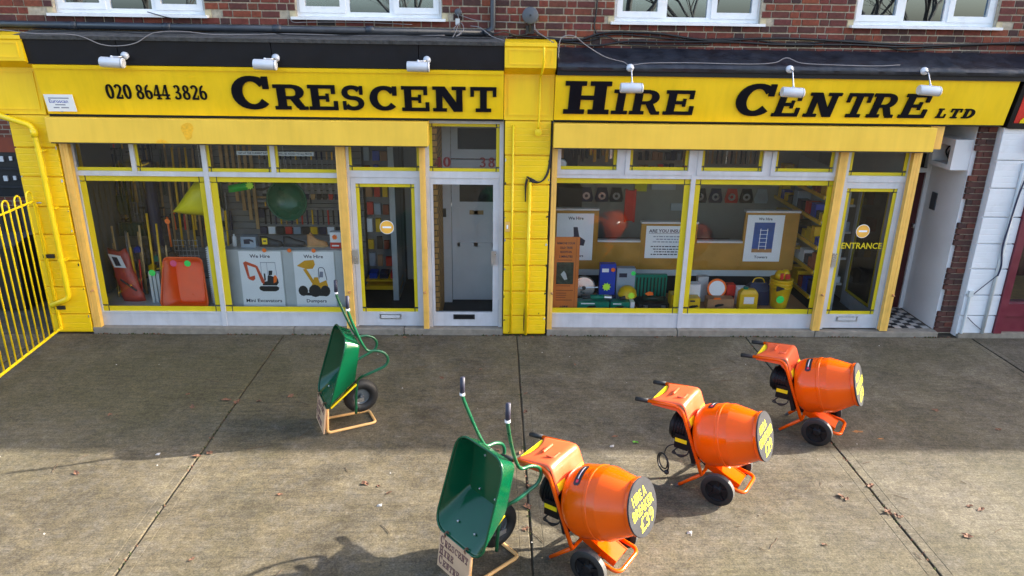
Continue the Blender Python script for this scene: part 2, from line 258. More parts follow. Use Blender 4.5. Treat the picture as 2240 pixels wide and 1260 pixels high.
# ------------------------------------------------------------------ mesh helpers
WO = {}                                                      # origin of every object in its own build frame
class MB:
    def __init__(s): s.v = []; s.f = []
    def add(s, vs, fs):
        o = len(s.v); s.v += [Vector(v) for v in vs]; s.f += [tuple(i+o for i in f) for f in fs]; return s
    def box(s, x0, x1, y0, y1, z0, z1):
        return s.add([(x0,y0,z0),(x1,y0,z0),(x1,y1,z0),(x0,y1,z0),(x0,y0,z1),(x1,y0,z1),(x1,y1,z1),(x0,y1,z1)], [(0,3,2,1),(4,5,6,7),(0,1,5,4),(1,2,6,5),(2,3,7,6),(3,0,4,7)])
    def obox(s, c, u, v, w, a, b, d):                         # centre, three unit axes, half sizes
        c, u, v, w = Vector(c), Vector(u), Vector(v), Vector(w)
        P = [c+u*i*a+v*j*b+w*k*d for k in (-1,1) for j in (-1,1) for i in (-1,1)]
        return s.add(P, [(0,2,3,1),(4,5,7,6),(0,1,5,4),(1,3,7,5),(3,2,6,7),(2,0,4,6)])
    def prism(s, pts, o, u, v, w, d0, d1):                    # polygon in (u, v) swept along w from d0 to d1
        o, u, v, w = Vector(o), Vector(u), Vector(v), Vector(w); n = len(pts)
        A = [o+u*p[0]+v*p[1]+w*d0 for p in pts]; B = [o+u*p[0]+v*p[1]+w*d1 for p in pts]
        return s.add(A+B, [tuple(range(n-1,-1,-1)), tuple(range(n,2*n))]+[(i,(i+1)%n,n+(i+1)%n,n+i) for i in range(n)])
    def rings(s, RR, closed=True, cap0=True, cap1=True):
        n = len(RR[0]); o = len(s.v); s.v += [Vector(p) for r in RR for p in r]
        for k in range(len(RR)-1):
            for i in range(n if closed else n-1):
                j = (i+1) % n; s.f.append((o+k*n+i, o+k*n+j, o+(k+1)*n+j, o+(k+1)*n+i))
        if cap0: s.f.append(tuple(o+i for i in range(n-1,-1,-1)))
        if cap1: s.f.append(tuple(o+(len(RR)-1)*n+i for i in range(n)))
        return s
    def tube(s, P, r, n=8, cap=True, loop=False):
        P = [Vector(p) for p in P]; RR = []; prev = None; m = len(P)
        for i, p in enumerate(P):
            if loop: t = P[(i+1)%m]-P[i-1]
            else: t = P[min(i+1,m-1)]-P[max(i-1,0)]
            t.normalize()
            if prev is None:
                a = Vector((0,0,1)) if abs(t.z) < 0.9 else Vector((1,0,0)); e = t.cross(a).normalized()
            else: e = (prev-t*prev.dot(t)).normalized()
            prev = e; g = t.cross(e); rr = r[i] if isinstance(r, (list,tuple)) else r
            RR.append([p+e*math.cos(k*2*math.pi/n)*rr+g*math.sin(k*2*math.pi/n)*rr for k in range(n)])
        if loop: RR.append(RR[0]); return s.rings(RR, True, False, False)
        return s.rings(RR, True, cap, cap)
    def cyl(s, a, b, r, r2=None, n=12): return s.tube([a,b], [r, r if r2 is None else r2], n)
    def lathe(s, prof, o, ax, n=24, cap0=False, cap1=False):  # prof: (t along axis, radius)
        o, ax = Vector(o), Vector(ax).normalized(); a = Vector((0,0,1)) if abs(ax.z) < 0.9 else Vector((1,0,0)); e = ax.cross(a).normalized(); g = ax.cross(e)
        return s.rings([[o+ax*t+(e*math.cos(k*2*math.pi/n)+g*math.sin(k*2*math.pi/n))*r for k in range(n)] for t, r in prof], True, cap0, cap1)
    def ball(s, c, r, n=8, sz=1.0):
        c = Vector(c); return s.lathe([(-r*sz*math.cos(math.pi*i/6), max(1e-4, r*math.sin(math.pi*i/6))) for i in range(7)], c, (0,0,1), n)
    def build(s, name, m, parent=None, smooth=False, origin=None):
        vs = s.v
        if origin is None:
            lo = [min(v[i] for v in vs) for i in range(3)]; hi = [max(v[i] for v in vs) for i in range(3)]
            origin = Vector(((lo[0]+hi[0])/2, (lo[1]+hi[1])/2, lo[2]))
        origin = Vector(origin)
        me = bpy.data.meshes.new(name); me.from_pydata([tuple(v-origin) for v in vs], [], s.f); me.validate(); me.update()
        me.materials.append(M[m] if isinstance(m, str) else m)
        if smooth:
            for p in me.polygons: p.use_smooth = True
        o = bpy.data.objects.new(name, me); COL.objects.link(o)
        base = WO[parent.name] if parent else Vector((0,0,0))
        o.parent = parent; o.location = origin-base; WO[o.name] = origin
        return o
def smooth_angle(o, deg=40):
    me = o.data
    for p in me.polygons: p.use_smooth = True
    me.set_sharp_from_angle(angle=R(deg)); return o
def tag(o, label=None, cat=None, group=None, kind=None):
    if label: o['label'] = label
    if cat: o['category'] = cat
    if group: o['group'] = group
    if kind: o['kind'] = kind
    return o
def thing(name, loc, label, cat, group=None, rz=0, local=False):
    o = bpy.data.objects.new(name, None); COL.objects.link(o); o.empty_display_size = 0.1
    o.location = loc; o.rotation_euler = (0,0,rz); WO[o.name] = Vector((0,0,0)) if local else Vector(loc)
    return tag(o, label, cat, group)
def part(name, parent, loc=None):                             # an Empty that groups sub-parts under a part
    o = bpy.data.objects.new(name, None); COL.objects.link(o); o.empty_display_size = 0.05
    w = Vector(loc) if loc else WO[parent.name]; o.parent = parent; o.location = w-WO[parent.name]; WO[o.name] = w; return o
def fillet(P, r, n=5):
    P = [Vector(p) for p in P]; out = [P[0]]
    for i in range(1, len(P)-1):
        a, b, c = P[i-1], P[i], P[i+1]; d1 = (a-b); d2 = (c-b); rr = min(r, d1.length*0.49, d2.length*0.49); p0 = b+d1.normalized()*rr; p1 = b+d2.normalized()*rr
        for k in range(n+1):
            t = k/n; out.append(p0*(1-t)**2+b*2*t*(1-t)+p1*t*t)
    return out+[P[-1]]
def spline(P, n=6):
    P = [Vector(p) for p in P]; Q = [P[0]*2-P[1]]+P+[P[-1]*2-P[-2]]; out = []
    for i in range(1, len(Q)-2):
        for k in range(n):
            t = k/n; a, b, c, d = Q[i-1], Q[i], Q[i+1], Q[i+2]
            out.append(0.5*((2*b)+(c-a)*t+(2*a-5*b+4*c-d)*t*t+(3*b-a-3*c+d)*t**3))
    return out+[P[-1]]
def BX(name, m, parent, x0, x1, y0, y1, z0, z1, bev=0): 
    o = MB().box(x0,x1,y0,y1,z0,z1).build(name, m, parent)
    if bev:
        md = o.modifiers.new('bevel', 'BEVEL'); md.width = bev; md.segments = 2
    return o

# ------------------------------------------------------------------ lettering
def ell(cx, cy, rx, ry, a0, a1, n=14): return [(cx+rx*math.cos(R(a0+(a1-a0)*i/n)), cy+ry*math.sin(R(a0+(a1-a0)*i/n))) for i in range(n+1)]
def rc(x0, x1, y0, y1): return ('p', [(x0,y0),(x1,y0),(x1,y1),(x0,y1)])
G = {
 'C': [('s', ell(.53,.5,.39,.42,38,322,22), .28,.15), rc(.82,.98,.62,.98)],
 'R': [rc(.10,.36,.10,.90), rc(0,.48,0,.13), rc(0,.58,.87,1), ('s', ell(.56,.70,.23,.225,90,-90,12), .25,.13), rc(.3,.58,.42,.535), ('p', [(.46,.48),(.72,.48),(.93,.06),(.68,.06)]), rc(.72,1.0,0,.12)],
 'E': [rc(.10,.36,.10,.90), rc(0,.94,.87,1), rc(0,1.0,0,.13), rc(.3,.66,.44,.56), rc(.60,.71,.34,.66), rc(.80,.94,.66,.89), rc(.86,1.0,.10,.36)],
 'S': [('s', ell(.47,.715,.31,.215,28,270,16)+ell(.50,.285,.33,.215,90,-152,16), .25,.145), rc(.78,.92,.64,.98), rc(.06,.20,.02,.36)],
 'N': [rc(.10,.29,.06,.94), rc(.71,.90,.0,.94), ('p', [(.10,1),(.37,1),(.90,0),(.63,0)]), rc(0,.3,.88,1), rc(0,.42,0,.12), rc(.58,1,.88,1)],
 'T': [rc(.37,.63,.1,.9), rc(0,1,.87,1), rc(0,.14,.62,.89), rc(.86,1,.62,.89), rc(.2,.8,0,.13)],
 'H': [rc(.10,.36,.1,.9), rc(.64,.90,.1,.9), rc(.3,.7,.44,.56), rc(0,.46,.87,1), rc(.54,1,.87,1), rc(0,.46,0,.13), rc(.54,1,0,.13)],
 'I': [rc(.26,.74,.1,.9), rc(0,1,.87,1), rc(0,1,0,.13)],
 'L': [rc(.12,.42,.1,.9), rc(0,.56,.86,1), rc(0,1,0,.14), rc(.84,1,.1,.42)],
 'D': [rc(.12,.40,.1,.9), rc(0,.5,.86,1), rc(0,.5,0,.14), ('s', ell(.45,.5,.42,.43,90,-90,14), .28,.14)],
 '0': [('s', ell(.5,.5,.33,.45,0,360,24), .30,.10)],
 '2': [('s', ell(.48,.73,.32,.22,165,-35,14)+[(.45,.30),(.18,.08)], .26,.12), rc(.08,.9,0,.13), rc(.80,.9,.05,.28)],
 '3': [('s', ell(.45,.75,.27,.20,155,-80,14), .26,.10), ('s', ell(.45,.27,.32,.22,85,-160,16), .28,.11), rc(.3,.5,.45,.54)],
 '4': [rc(.52,.78,.08,1.0), rc(.02,.98,.24,.35), ('p', [(.02,.28),(.14,.28),(.62,.98),(.52,1.0)]), rc(.36,.94,0,.09)],
 '6': [('s', ell(.5,.31,.31,.26,0,360,20), .28,.11), ('s', ell(.62,.45,.45,.50,190,95,12), .24,.12)],
 '8': [('s', ell(.5,.75,.26,.20,0,360,18), .24,.10), ('s', ell(.5,.27,.32,.23,0,360,20), .27,.11)],
}
def glyph(ch, o, u, v, w, x0, x1, h, d0, d1, shear=0.0):      # one letter standing on plane (o; u, v) with normal w
    mb = MB(); W = x1-x0; o, u, v, w = Vector(o), Vector(u), Vector(v), Vector(w); k = 0
    def T(p): return (x0+p[0]*W+(p[1]-0.5)*h*shear, p[1]*h)
    for pc in G[ch]:
        dd = d1+k*0.0007; k += 1
        if pc[0] == 'p': mb.prism([T(p) for p in pc[1]], o, u, v, w, d0, dd)
        else:
            P = pc[1]; wx, wy = pc[2], pc[3]; L = []; Rr = []; n = len(P); lp = abs(P[0][0]-P[-1][0])+abs(P[0][1]-P[-1][1]) < 1e-6
            for i, p in enumerate(P):
                a = P[i-1] if i > 0 else (P[-2] if lp else P[0]); c = P[i+1] if i < n-1 else (P[1] if lp else P[-1])
                tx, ty = c[0]-a[0], c[1]-a[1]; q = math.hypot(tx,ty); nx, ny = -ty/q, tx/q; hw = 0.5*math.hypot(wx*nx, wy*ny)
                L.append(T((p[0]+nx*hw, p[1]+ny*hw))); Rr.append(T((p[0]-nx*hw, p[1]-ny*hw)))
            for i in range(n-1):
                mb.prism([Rr[i],Rr[i+1],L[i+1],L[i]], o, u, v, w, d0, dd)
    return mb
def gtext(mb, txt, o, u, v, w, x, h, adv, d0, d1, shear=0, narrow=0.8):
    for ch in txt:
        if ch != ' ':
            g = glyph(ch, o, u, v, w, x, x+adv*narrow, h, d0, d1, shear); mb.add(g.v, g.f)
        x += adv
def stext(txt, o, u, v, w, cx, base, h, width=None, bold=0.0, shear=0.0, d=0.0006, squeeze=1.0):   # sans lettering as flat print (built-in typeface)
    cu = bpy.data.curves.new('lettering', 'FONT'); cu.body = txt; cu.align_x = 'CENTER'; cu.size = 1.0; cu.offset = bold; cu.shear = shear; cu.resolution_u = 2
    ob = bpy.data.objects.new('lettering', cu); COL.objects.link(ob)
    dg = bpy.context.evaluated_depsgraph_get(); me = ob.evaluated_get(dg).to_mesh()
    V = [tuple(p.co) for p in me.vertices]; F = [tuple(p.vertices) for p in me.polygons]; ob.evaluated_get(dg).to_mesh_clear()
    COL.objects.unlink(ob); bpy.data.objects.remove(ob); bpy.data.curves.remove(cu)
    mb = MB()
    if not V: return mb
    s = h/0.73; xs = [p[0] for p in V]; sx = s*squeeze
    if width: sx = width/(max(xs)-min(xs))
    mid = (max(xs)+min(xs))/2
    o, u, v, w = Vector(o), Vector(u), Vector(v), Vector(w)
    mb.add([o+u*(cx+(p[0]-mid)*sx)+v*(base+p[1]*s)+w*d for p in V], F); return mb
X_, Y_, Z_ = Vector((1,0,0)), Vector((0,1,0)), Vector((0,0,1)); NY = Vector((0,-1,0))

# ================================================================== GROUND
ground = BX('ground', 'asphalt', None, -400, 400, -500, 400, -0.30, -0.12); tag(ground, kind='structure')
fore = BX('forecourt', 'joint_dirt', None, -14, 24, -13, 6, -0.10, -0.016); tag(fore, kind='structure')
bands = [(-13.9,-5.96),(-5.948,-2.8265),(-2.8155,0.3040),(0.3145,3.4255),(3.4365,6.5545)]
def slab(m, x0, x1, y0, y1, jag=0.007):
    random.seed(int(x0*100+y0*31)); mb = MB(); n = 40                       # slightly ragged long edges
    L = [(x0+random.uniform(0,jag), y0+(y1-y0)*i/n) for i in range(n+1)]; Rr = [(x1-random.uniform(0,jag), y0+(y1-y0)*i/n) for i in range(n+1)]
    mb.rings([[(l[0],l[1],-0.02),(l[0],l[1],-0.004),(l[0]+.007,l[1],0.0),(l[0]+.082,l[1],0.0),(l[0]+.086,l[1],-0.0025),(l[0]+.090,l[1],0.0),(r[0]-.090,r[1],0.0),(r[0]-.086,r[1],-0.0025),(r[0]-.082,r[1],0.0),(r[0]-.007,r[1],0.0),(r[0],r[1],-0.004),(r[0],r[1],-0.02)] for l, r in zip(L, Rr)])
    return mb.build('slab', m, fore)
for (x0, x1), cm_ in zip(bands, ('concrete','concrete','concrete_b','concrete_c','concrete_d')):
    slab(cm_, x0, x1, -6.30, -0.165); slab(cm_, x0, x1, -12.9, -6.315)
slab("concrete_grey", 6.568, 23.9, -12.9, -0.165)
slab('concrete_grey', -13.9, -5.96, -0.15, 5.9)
random.seed(11)

# ================================================================== SHOP BUILDING
bld = thing('shop_building', (0.4, 2.0, 0), 'two storey red brick building with yellow shopfronts and white upstairs windows', 'building')
# --- upper wall with single bricks
WIN = [(-5.23,-3.46),(-2.38,-0.65),(1.43,3.20),(4.35,6.11)]
WZ0, WZ1 = 4.02, 5.30
uw = MB()
YM = 0.108
uw.box(-6.6, 24, YM, 0.40, 3.40, 4.0)
prev = -6.6
for a, b in WIN: uw.box(prev, a, YM, 0.40, 4.0, 4.955); prev = b
uw.box(prev, 24, YM, 0.40, 4.0, 4.955)
upper = uw.build('upper_wall', 'mortar', bld)
uw2 = MB(); prev = -6.6
for a, b in WIN: uw2.box(prev, a, 0.10, 0.40, 4.955, 5.30); prev = b
uw2.box(prev, 24, 0.10, 0.40, 4.955, 5.30); uw2.box(-6.6, 24, 0.10, 0.40, 5.30, 6.20)
uw2.build('upper_wall_top', 'far_brick', bld)
_bm = {}
def brick_mesh(L):
    k = round(L, 3)
    if k not in _bm:
        b = MB(); h, d, e = 0.0675, 0.03, 0.003
        b.rings([[(-L/2,0,0),(L/2,0,0),(L/2,0,h),(-L/2,0,h)], [(-L/2,-d+e,0),(L/2,-d+e,0),(L/2,-d+e,h),(-L/2,-d+e,h)], [(-L/2+e,-d,e),(L/2-e,-d,e),(L/2-e,-d,h-e),(-L/2+e,-d,h-e)]], True, False, True)
        me = bpy.data.meshes.new('brick'); me.from_pydata([tuple(v) for v in b.v], [], [tuple(reversed(f)) for f in b.f]); me.update(); me.materials.append(M['brick']); _bm[k] = me
    return _bm[k]
allb = []
PIT, ZB = 0.0832, 3.42
for c in range(20):
    z = ZB+c*PIT
    if z > 4.95-0.08: break
    x = -6.58+(-0.085 if c % 2 else 0); k = c % 2
    while x < 10.3:
        L = 0.205 if (k % 2 == 0) else 0.106; k += 1
        a, b = x, x+L; x += L+0.0155; skip = False
        if z+0.0665 > 4.0:
            for wa, wb in WIN:
                wa2, wb2 = wa-0.012, wb+0.012
                if b > wa2 and a < wb2:
                    if a < wa2-0.03: b = wa2
                    elif b > wb2+0.03: a = wb2
                    else: skip = True
        # cream stone blocks under the window corners replace bricks
        if 3.96 < z+0.03 < 4.09:
            for wa, wb in WIN:
                for q in (wa-0.075, wb+0.0):
                    if b > q-0.01 and a < q+0.085: skip = True
        if skip or b-a < 0.03: continue
        if 5.6 < a and z < 3.62 and a > 6.4: pass
        allb.append((a, b, z))
vis = sorted([b for b in allb if 3.66 < b[2] < 4.30 and -6.2 < b[0] < 6.6], key=lambda b: abs(b[0]-0.2)+abs(b[2]-3.9)*0.3)[:296]
vs = set(vis)
for a, b, z in vis:
    o = bpy.data.objects.new('brick', brick_mesh(b-a)); COL.objects.link(o); o.parent = upper
    o.location = Vector(((a+b)/2, 0.128-random.uniform(0.0,0.005), z+random.uniform(-.0012,.0012)))-WO[upper.name]; o.rotation_euler = (0, random.uniform(-.006,.006), random.uniform(-.006,.006))
bw = MB()
for a, b, z in allb:
    if (a,b,z) in vs: continue
    y = 0.1-random.uniform(0,.004); bw.box(a, b, y, 0.13, z+random.uniform(-.001,.001), z+0.0675)
o = bw.build('brickwork', 'brick', upper); o['kind'] = 'stuff'
cs = MB()
for wa, wb in WIN:
    for q in (wa-0.075, wb+0.005): cs.box(q, q+0.07, 0.1, 0.13, 3.985, 4.075)
cs.build('stone_quoin', 'stone_cream', bld)
# --- windows upstairs
for wi, (a, b) in enumerate(WIN):
    w = part('window', bld, ((a+b)/2, 0.2, WZ0))
    fr = MB(); y0, y1 = 0.165, 0.235
    fr.box(a, b, y0, y1, WZ0, WZ0+0.055); fr.box(a, b, y0, y1, WZ1-.05, WZ1); fr.box(a, a+.045, y0+.001, y1, WZ0+.055, WZ1-.05); fr.box(b-.045, b, y0+.001, y1, WZ0+.055, WZ1-.05)
    t1, t2 = a+(b-a)*0.345, a+(b-a)*0.655
    for t in (t1, t2): fr.box(t-.03, t+.03, y0+.002, y1, WZ0+.055, WZ1-.05)
    fr.build('frame', 'white_upvc', w)
    for (c0, c1) in ((a+.045,t1-.03),(t2+.03,b-.045)):
        cm = MB(); yy = 0.15
        cm.box(c0-.012, c1+.012, yy, y1-.02, WZ0+.045, WZ0+.115); cm.box(c0-.012, c1+.012, yy, y1-.02, WZ1-.11, WZ1-.04); cm.box(c0-.012, c0+.055, yy+.001, y1-.02, WZ0+.115, WZ1-.11); cm.box(c1-.055, c1+.012, yy+.001, y1-.02, WZ0+.115, WZ1-.11)
        cm.build('casement', 'white_upvc', w)
        BX('pane', 'upper_glass', w, c0+.055, c1-.055, 0.19, 0.196, WZ0+.115, WZ1-.11)
    BX('pane', 'upper_glass', w, t1+.03, t2-.03, 0.19, 0.196, WZ0+.055, WZ1-.05)
    s = MB(); s.add([(a-.05,0.03,WZ0-.038),(b+.05,0.03,WZ0-.038),(b+.05,0.20,WZ0-.02),(a-.05,0.20,WZ0-.02),(a-.05,0.03,WZ0-.008),(b+.05,0.03,WZ0-.008),(b+.05,0.20,WZ0+.0),(a-.05,0.20,WZ0+.0)], [(0,3,2,1),(4,5,6,7),(0,1,5,4),(1,2,6,5),(2,3,7,6),(3,0,4,7)])
    s.build('sill', 'white_upvc', w)
    # net curtains hanging inside
    cu = MB(); n = 60
    if wi in (0, 3):
        cu.rings([[(a+.05+(b-a-.1)*i/n, 0.34+0.018*math.sin(i*1.7)+0.01*math.sin(i*0.6), z) for i in range(n+1)] for z in (WZ0+.06, WZ1-.02)], False, False, False); cu.build('curtain', 'curtain', w)
    else:
        for (p, q) in ((a+.02, a+.30), (b-.30, b-.02)):
            cm = MB(); cm.rings([[(p+(q-p)*i/20, 0.36+0.02*math.sin(i*1.9), z) for i in range(21)] for z in (WZ0+.02, WZ1-.02)], False, False, False); cm.build('curtain', 'curtain', w)
rm = MB(); rm.box(-6.5, 10.3, 1.8, 1.85, 3.9, 6.2); rm.box(-6.5, 10.3, 0.40, 1.80, 3.80, 3.86); rm.build('upstairs_room', 'dark_room', bld)
# --- roof, side walls
rf = MB(); rf.prism([(-0.10,6.20),(-0.10,6.26),(4.2,9.0),(8.5,6.26),(8.5,6.20)], (-6.8,0,0), Y_, Z_, X_, 0, 31.4); rf.build('roof', 'terracotta', bld)
sw = MB(); sw.box(-5.90, -5.60, 0.40, 8.2, 0, 3.40); sw.box(-6.6, -6.3, 0.41, 8.2, 3.40, 6.2); sw.box(23.7, 24, 0.41, 8.2, 0, 6.2); sw.box(10.0, 24, 0.0, 0.40, 0, 3.4); sw.box(-5.6, 23.7, 7.9, 8.2, 0, 6.2); sw.build('side_wall', 'far_brick', bld)
BX('soffit', 'mortar', bld, -6.6, -5.62, 0.0, 8.0, 3.30, 3.40)
# --- flat roof, gutter and downpipe over the left shop
fr = MB(); fr.prism([(-0.345,3.725),(-0.355,3.765),(-0.30,3.775),(0.124,3.83),(0.124,3.70)], (-5.49,0,0), Y_, Z_, X_, 0, 5.60); fr.build('flat_roof', 'felt_roof', bld)
bb = [(-5.42,-4.36),(-4.352,-2.60),(-2.592,-0.90),(-0.892,0.105)]
for i, (a, b) in enumerate(bb): 
    MB().prism([(-0.282,3.452),(-0.322,3.724),(-0.02,3.724),(-0.02,3.452)], (a,0,0), Y_, Z_, X_, 0, b-a).build('fascia_panel', 'black_board', bld)
g = MB(); g.tube([(-6.5,0.045,3.885),(-0.02,0.045,3.865)], 0.042, 10)
g.build('gutter', 'gutter_plastic', bld, True)
for x in (-5.0,-3.9,-2.6,-1.5): MB().tube([(x-.05,0.045,3.878),(x+.05,0.045,3.878)], 0.047, 10).build('gutter_joint', 'gutter_plastic', bld, True)
d = MB(); d.tube(fillet([(-0.035,0.045,6.1),(-0.035,0.045,3.90),(-0.14,0.02,3.865)],0.05), 0.034, 10); d.build('downpipe', 'gutter_plastic', bld, True)
# --- lead flashing over the right shop
n = 90; fl = []
for i in range(n+1):
    x = 0.73+5.95*i/n; random.seed(i); j = [random.uniform(-.006,.006) for _ in range(6)]
    sm = 0.012 if (i % 18 == 0) else 0
    fl.append([(x,0.10,3.715+j[0]*.6),(x,0.02,3.685+j[1]+sm),(x,-0.12,3.62+j[2]+sm),(x,-0.255,3.565+j[3]*.8+sm),(x,-0.315,3.535+j[4]*.6),(x,-0.335,3.50),(x,-0.32,3.46),(x,-0.05,3.46),(x,0.10,3.46)])
fo = MB().rings(fl).build('lead_flashing', 'lead', bld); smooth_angle(fo, 50)
BX('fascia_panel', 'black_board', bld, 0.73, 6.45, -0.296, -0.03, 3.405, 3.458)
# --- pilasters
def pilaster(x0, x1, grooves, m, label, cons=True, ztop=2.86):
    p = part('pilaster', bld, ((x0+x1)/2, -0.06, 0)); p['label'] = label
    BX('core', m, p, x0+.004, x1-.004, -0.088, 0.38, 0.0, ztop)
    zs = [0.012]+grooves+[ztop]
    for i in range(len(zs)-1):
        z0, z1 = zs[i]+.009, zs[i+1]-.009; j = random.uniform(-.004,.004)
        o = MB().box(x0+j, x1+random.uniform(-.004,.004), -0.122+random.uniform(-.003,.003), -0.05, z0, z1).build('block', m, p)
        md = o.modifiers.new('bevel','BEVEL'); md.width = 0.006; md.segments = 2
    return p
def console(p, x0, x1):
    c = MB(); c.prism([(0.05,2.862),(-0.135,2.862),(-0.15,3.40),(-0.20,3.425),(-0.30,3.47),(-0.335,3.485),(-0.345,3.71),(-0.36,3.725),(-0.36,3.765),(0.05,3.80)], (x0,0,0), Y_, Z_, X_, 0, x1-x0)
    c.build('console', 'sign_yellow', p)
    f = MB(); e = 0.05                                         # raised panel borders
    for (z0, z1, y) in ((2.92,3.36,-0.141),(3.52,3.69,-0.337)):
        sl = -0.028 if z0 < 3.4 else -0.044
        def yy(z): return y+sl*(z-z0)*1.0-0.006
        f.add([(x0+e,yy(z0),z0),(x1-e,yy(z0),z0),(x1-e,yy(z0),z0+.014),(x0+e,yy(z0),z0+.014),(x0+e,yy(z0)+.03,z0),(x1-e,yy(z0)+.03,z0),(x1-e,yy(z0)+.03,z0+.014),(x0+e,yy(z0)+.03,z0+.014)], [(0,1,2,3),(3,2,6,7),(0,4,5,1),(0,3,7,4),(1,5,6,2)])
        f.add([(x0+e,yy(z1),z1-.014),(x1-e,yy(z1),z1-.014),(x1-e,yy(z1),z1),(x0+e,yy(z1),z1),(x0+e,yy(z1)+.03,z1-.014),(x1-e,yy(z1)+.03,z1-.014),(x1-e,yy(z1)+.03,z1),(x0+e,yy(z1)+.03,z1)], [(0,1,2,3),(3,2,6,7),(0,4,5,1),(0,3,7,4),(1,5,6,2)])
        for xx in (x0+e, x1-e-.014):
            f.add([(xx,yy(z0),z0+.0145),(xx+.014,yy(z0),z0+.0145),(xx+.014,yy(z1),z1-.0145),(xx,yy(z1),z1-.0145),(xx,yy(z0)+.03,z0+.0145),(xx+.014,yy(z0)+.03,z0+.0145),(xx+.014,yy(z1)+.03,z1-.0145),(xx,yy(z1)+.03,z1-.0145)], [(0,1,2,3),(0,4,7,3)[::-1],(1,2,6,5)[::-1]])
    f.build('panel_border', 'sign_yellow', p)
pm = pilaster(0.125, 0.69, [0.28,0.63,0.99,1.35,1.71,2.06,2.43], 'pilaster_yellow', 'yellow painted pilaster between the two shopfronts'); console(pm, 0.107, 0.712)
pl = pilaster(-5.885, -5.37, [0.27,0.65,1.01,1.36,1.72,2.10,2.46], 'pilaster_yellow', 'yellow painted pilaster at the left end beside the gate'); console(pl, -6.15, -5.41)
BX('black_gap', 'black_paint', bld, 0.692, 0.716, -0.11, 0.3, 0.0, 3.42)
BX('threshold', 'threshold', bld, -5.36, -2.70, -0.115, 0.04, -0.02, 0.075, 0.006); BX('threshold', 'threshold', bld, -2.69, -1.22, -0.117, 0.04, -0.02, 0.073, 0.006); BX('threshold', 'threshold', bld, -1.21, 0.12, -0.114, 0.04, -0.02, 0.076, 0.006)
BX('threshold', 'threshold', bld, 0.72, 2.5, -0.115, 0.04, -0.02, 0.074, 0.006); BX('threshold', 'threshold', bld, 2.51, 4.4, -0.116, 0.04, -0.02, 0.076, 0.006); BX('threshold', 'threshold', bld, 4.41, 6.12, -0.114, 0.04, -0.02, 0.062, 0.006)

# --- shopfronts
GY0, GY1 = 0.0, 0.006
def pane_with_tape(par, x0, x1, z0, z1, sides='tblr', tw=0.065, th=0.05):
    BX('pane', 'shop_glass', par, x0, x1, GY0, GY1, z0, z1)
    ya, yb = -0.0035, -0.0005
    xl = x0+(tw if 'l' in sides else 0); xr = x1-(tw if 'r' in sides else 0)
    if 't' in sides: BX('tape', 'tape_yellow', par, x0, x1, ya, yb, z1-th, z1)
    if 'b' in sides: BX('tape', 'tape_yellow', par, x0, x1, ya, yb, z0, z0+th)
    zb, zt = z0+(th if 'b' in sides else 0)+.012, z1-(th if 't' in sides else 0)-.012
    if 'l' in sides: BX('tape', 'tape_yellow', par, x0, x0+tw, ya, yb, zb, zt)
    if 'r' in sides: BX('tape', 'tape_yellow', par, x1-tw, x1, ya, yb, zb, zt)
    for sd, xx in (('l', x0+tw), ('r', x1-tw)):
        if sd in sides:
            e0, e1 = (x0, xx) if sd == 'l' else (xx, x1)
            if 'b' in sides: MB().box(xx-.006, xx+.006, ya-.0015, ya-.0006, z0, z0+th+.012).box(e0, e1, ya-.0015, ya-.0006, z0+th+.0121, z0+th+.022).build('tape_line', 'tape_dark', par)
            if 't' in sides: BX('tape_line', 'tape_dark', par, xx-.006, xx+.006, ya-.0015, ya-.0006, z1-th-.012, z1)
A = 'aluminium'
def bar(par, x0, x1, z0, z1, name='mullion', y0=-0.03, y1=0.05): return BX(name, A, par, x0, x1, y0, y1, z0, z1)
sl = part('shopfront', bld, (-3.6,0,0.08)); sl['label'] = 'left shopfront of two large panes with toplights'
bar(sl, -5.30, -1.965, 0.075, 0.265, 'stall_riser', -0.025, 0.06); bar(sl, -5.30, -1.965, 2.105, 2.165, 'transom'); bar(sl, -5.30, -5.235, 0.265, 2.105, y0=-.02); bar(sl, -5.30, -5.235, 2.165, 2.58, y0=-.02)
bar(sl, -3.665, -3.605, 0.075, 2.56, y0=-0.036); bar(sl, -4.545, -4.490, 2.165, 2.56); bar(sl, -2.812, -2.755, 2.165, 2.56); bar(sl, -5.30, -1.965, 2.545, 2.60, 'head')
bar(sl, -2.0, -1.965, 0.265, 2.105, y0=-.02); bar(sl, -2.0, -1.965, 2.165, 2.545, y0=-.02); bar(sl, -5.32, -3.60, 0.255, 0.275, 'sill_bead', -.032, .05); bar(sl, -3.66, -1.965, 0.255, 0.275, 'sill_bead', -.031, .05)
pane_with_tape(sl, -5.235, -3.665, 0.275, 2.105, 'tblr', 0.075, 0.07); pane_with_tape(sl, -3.605, -2.0, 0.275, 2.105, 'tbl', 0.085, 0.07)
for a, b, s in ((-5.235,-4.545,'b'),(-4.49,-3.665,'bl'),(-3.605,-2.812,'blr'),(-2.755,-2.0,'bl')): pane_with_tape(sl, a, b, 2.165, 2.545, s, 0.035, 0.042)
sr = part('shopfront', bld, (2.6,0,0.08)); sr['label'] = 'right shopfront of two large panes with opening toplights'
bar(sr, 0.73, 4.42, 0.075, 0.27, 'stall_riser', -0.025, 0.06); bar(sr, 0.73, 4.42, 2.135, 2.185, 'transom'); bar(sr, 0.73, 0.79, 0.27, 2.135, y0=-.02); bar(sr, 2.515, 2.572, 0.075, 2.57, y0=-.036); bar(sr, 4.385, 4.42, 0.27, 2.135, y0=-.02); bar(sr, 0.73, 4.42, 2.55, 2.60, 'head')
bar(sr, 0.73, 2.515, 0.262, 0.282, 'sill_bead', -.031, .05); bar(sr, 2.572, 4.42, 0.262, 0.282, 'sill_bead', -.031, .05)
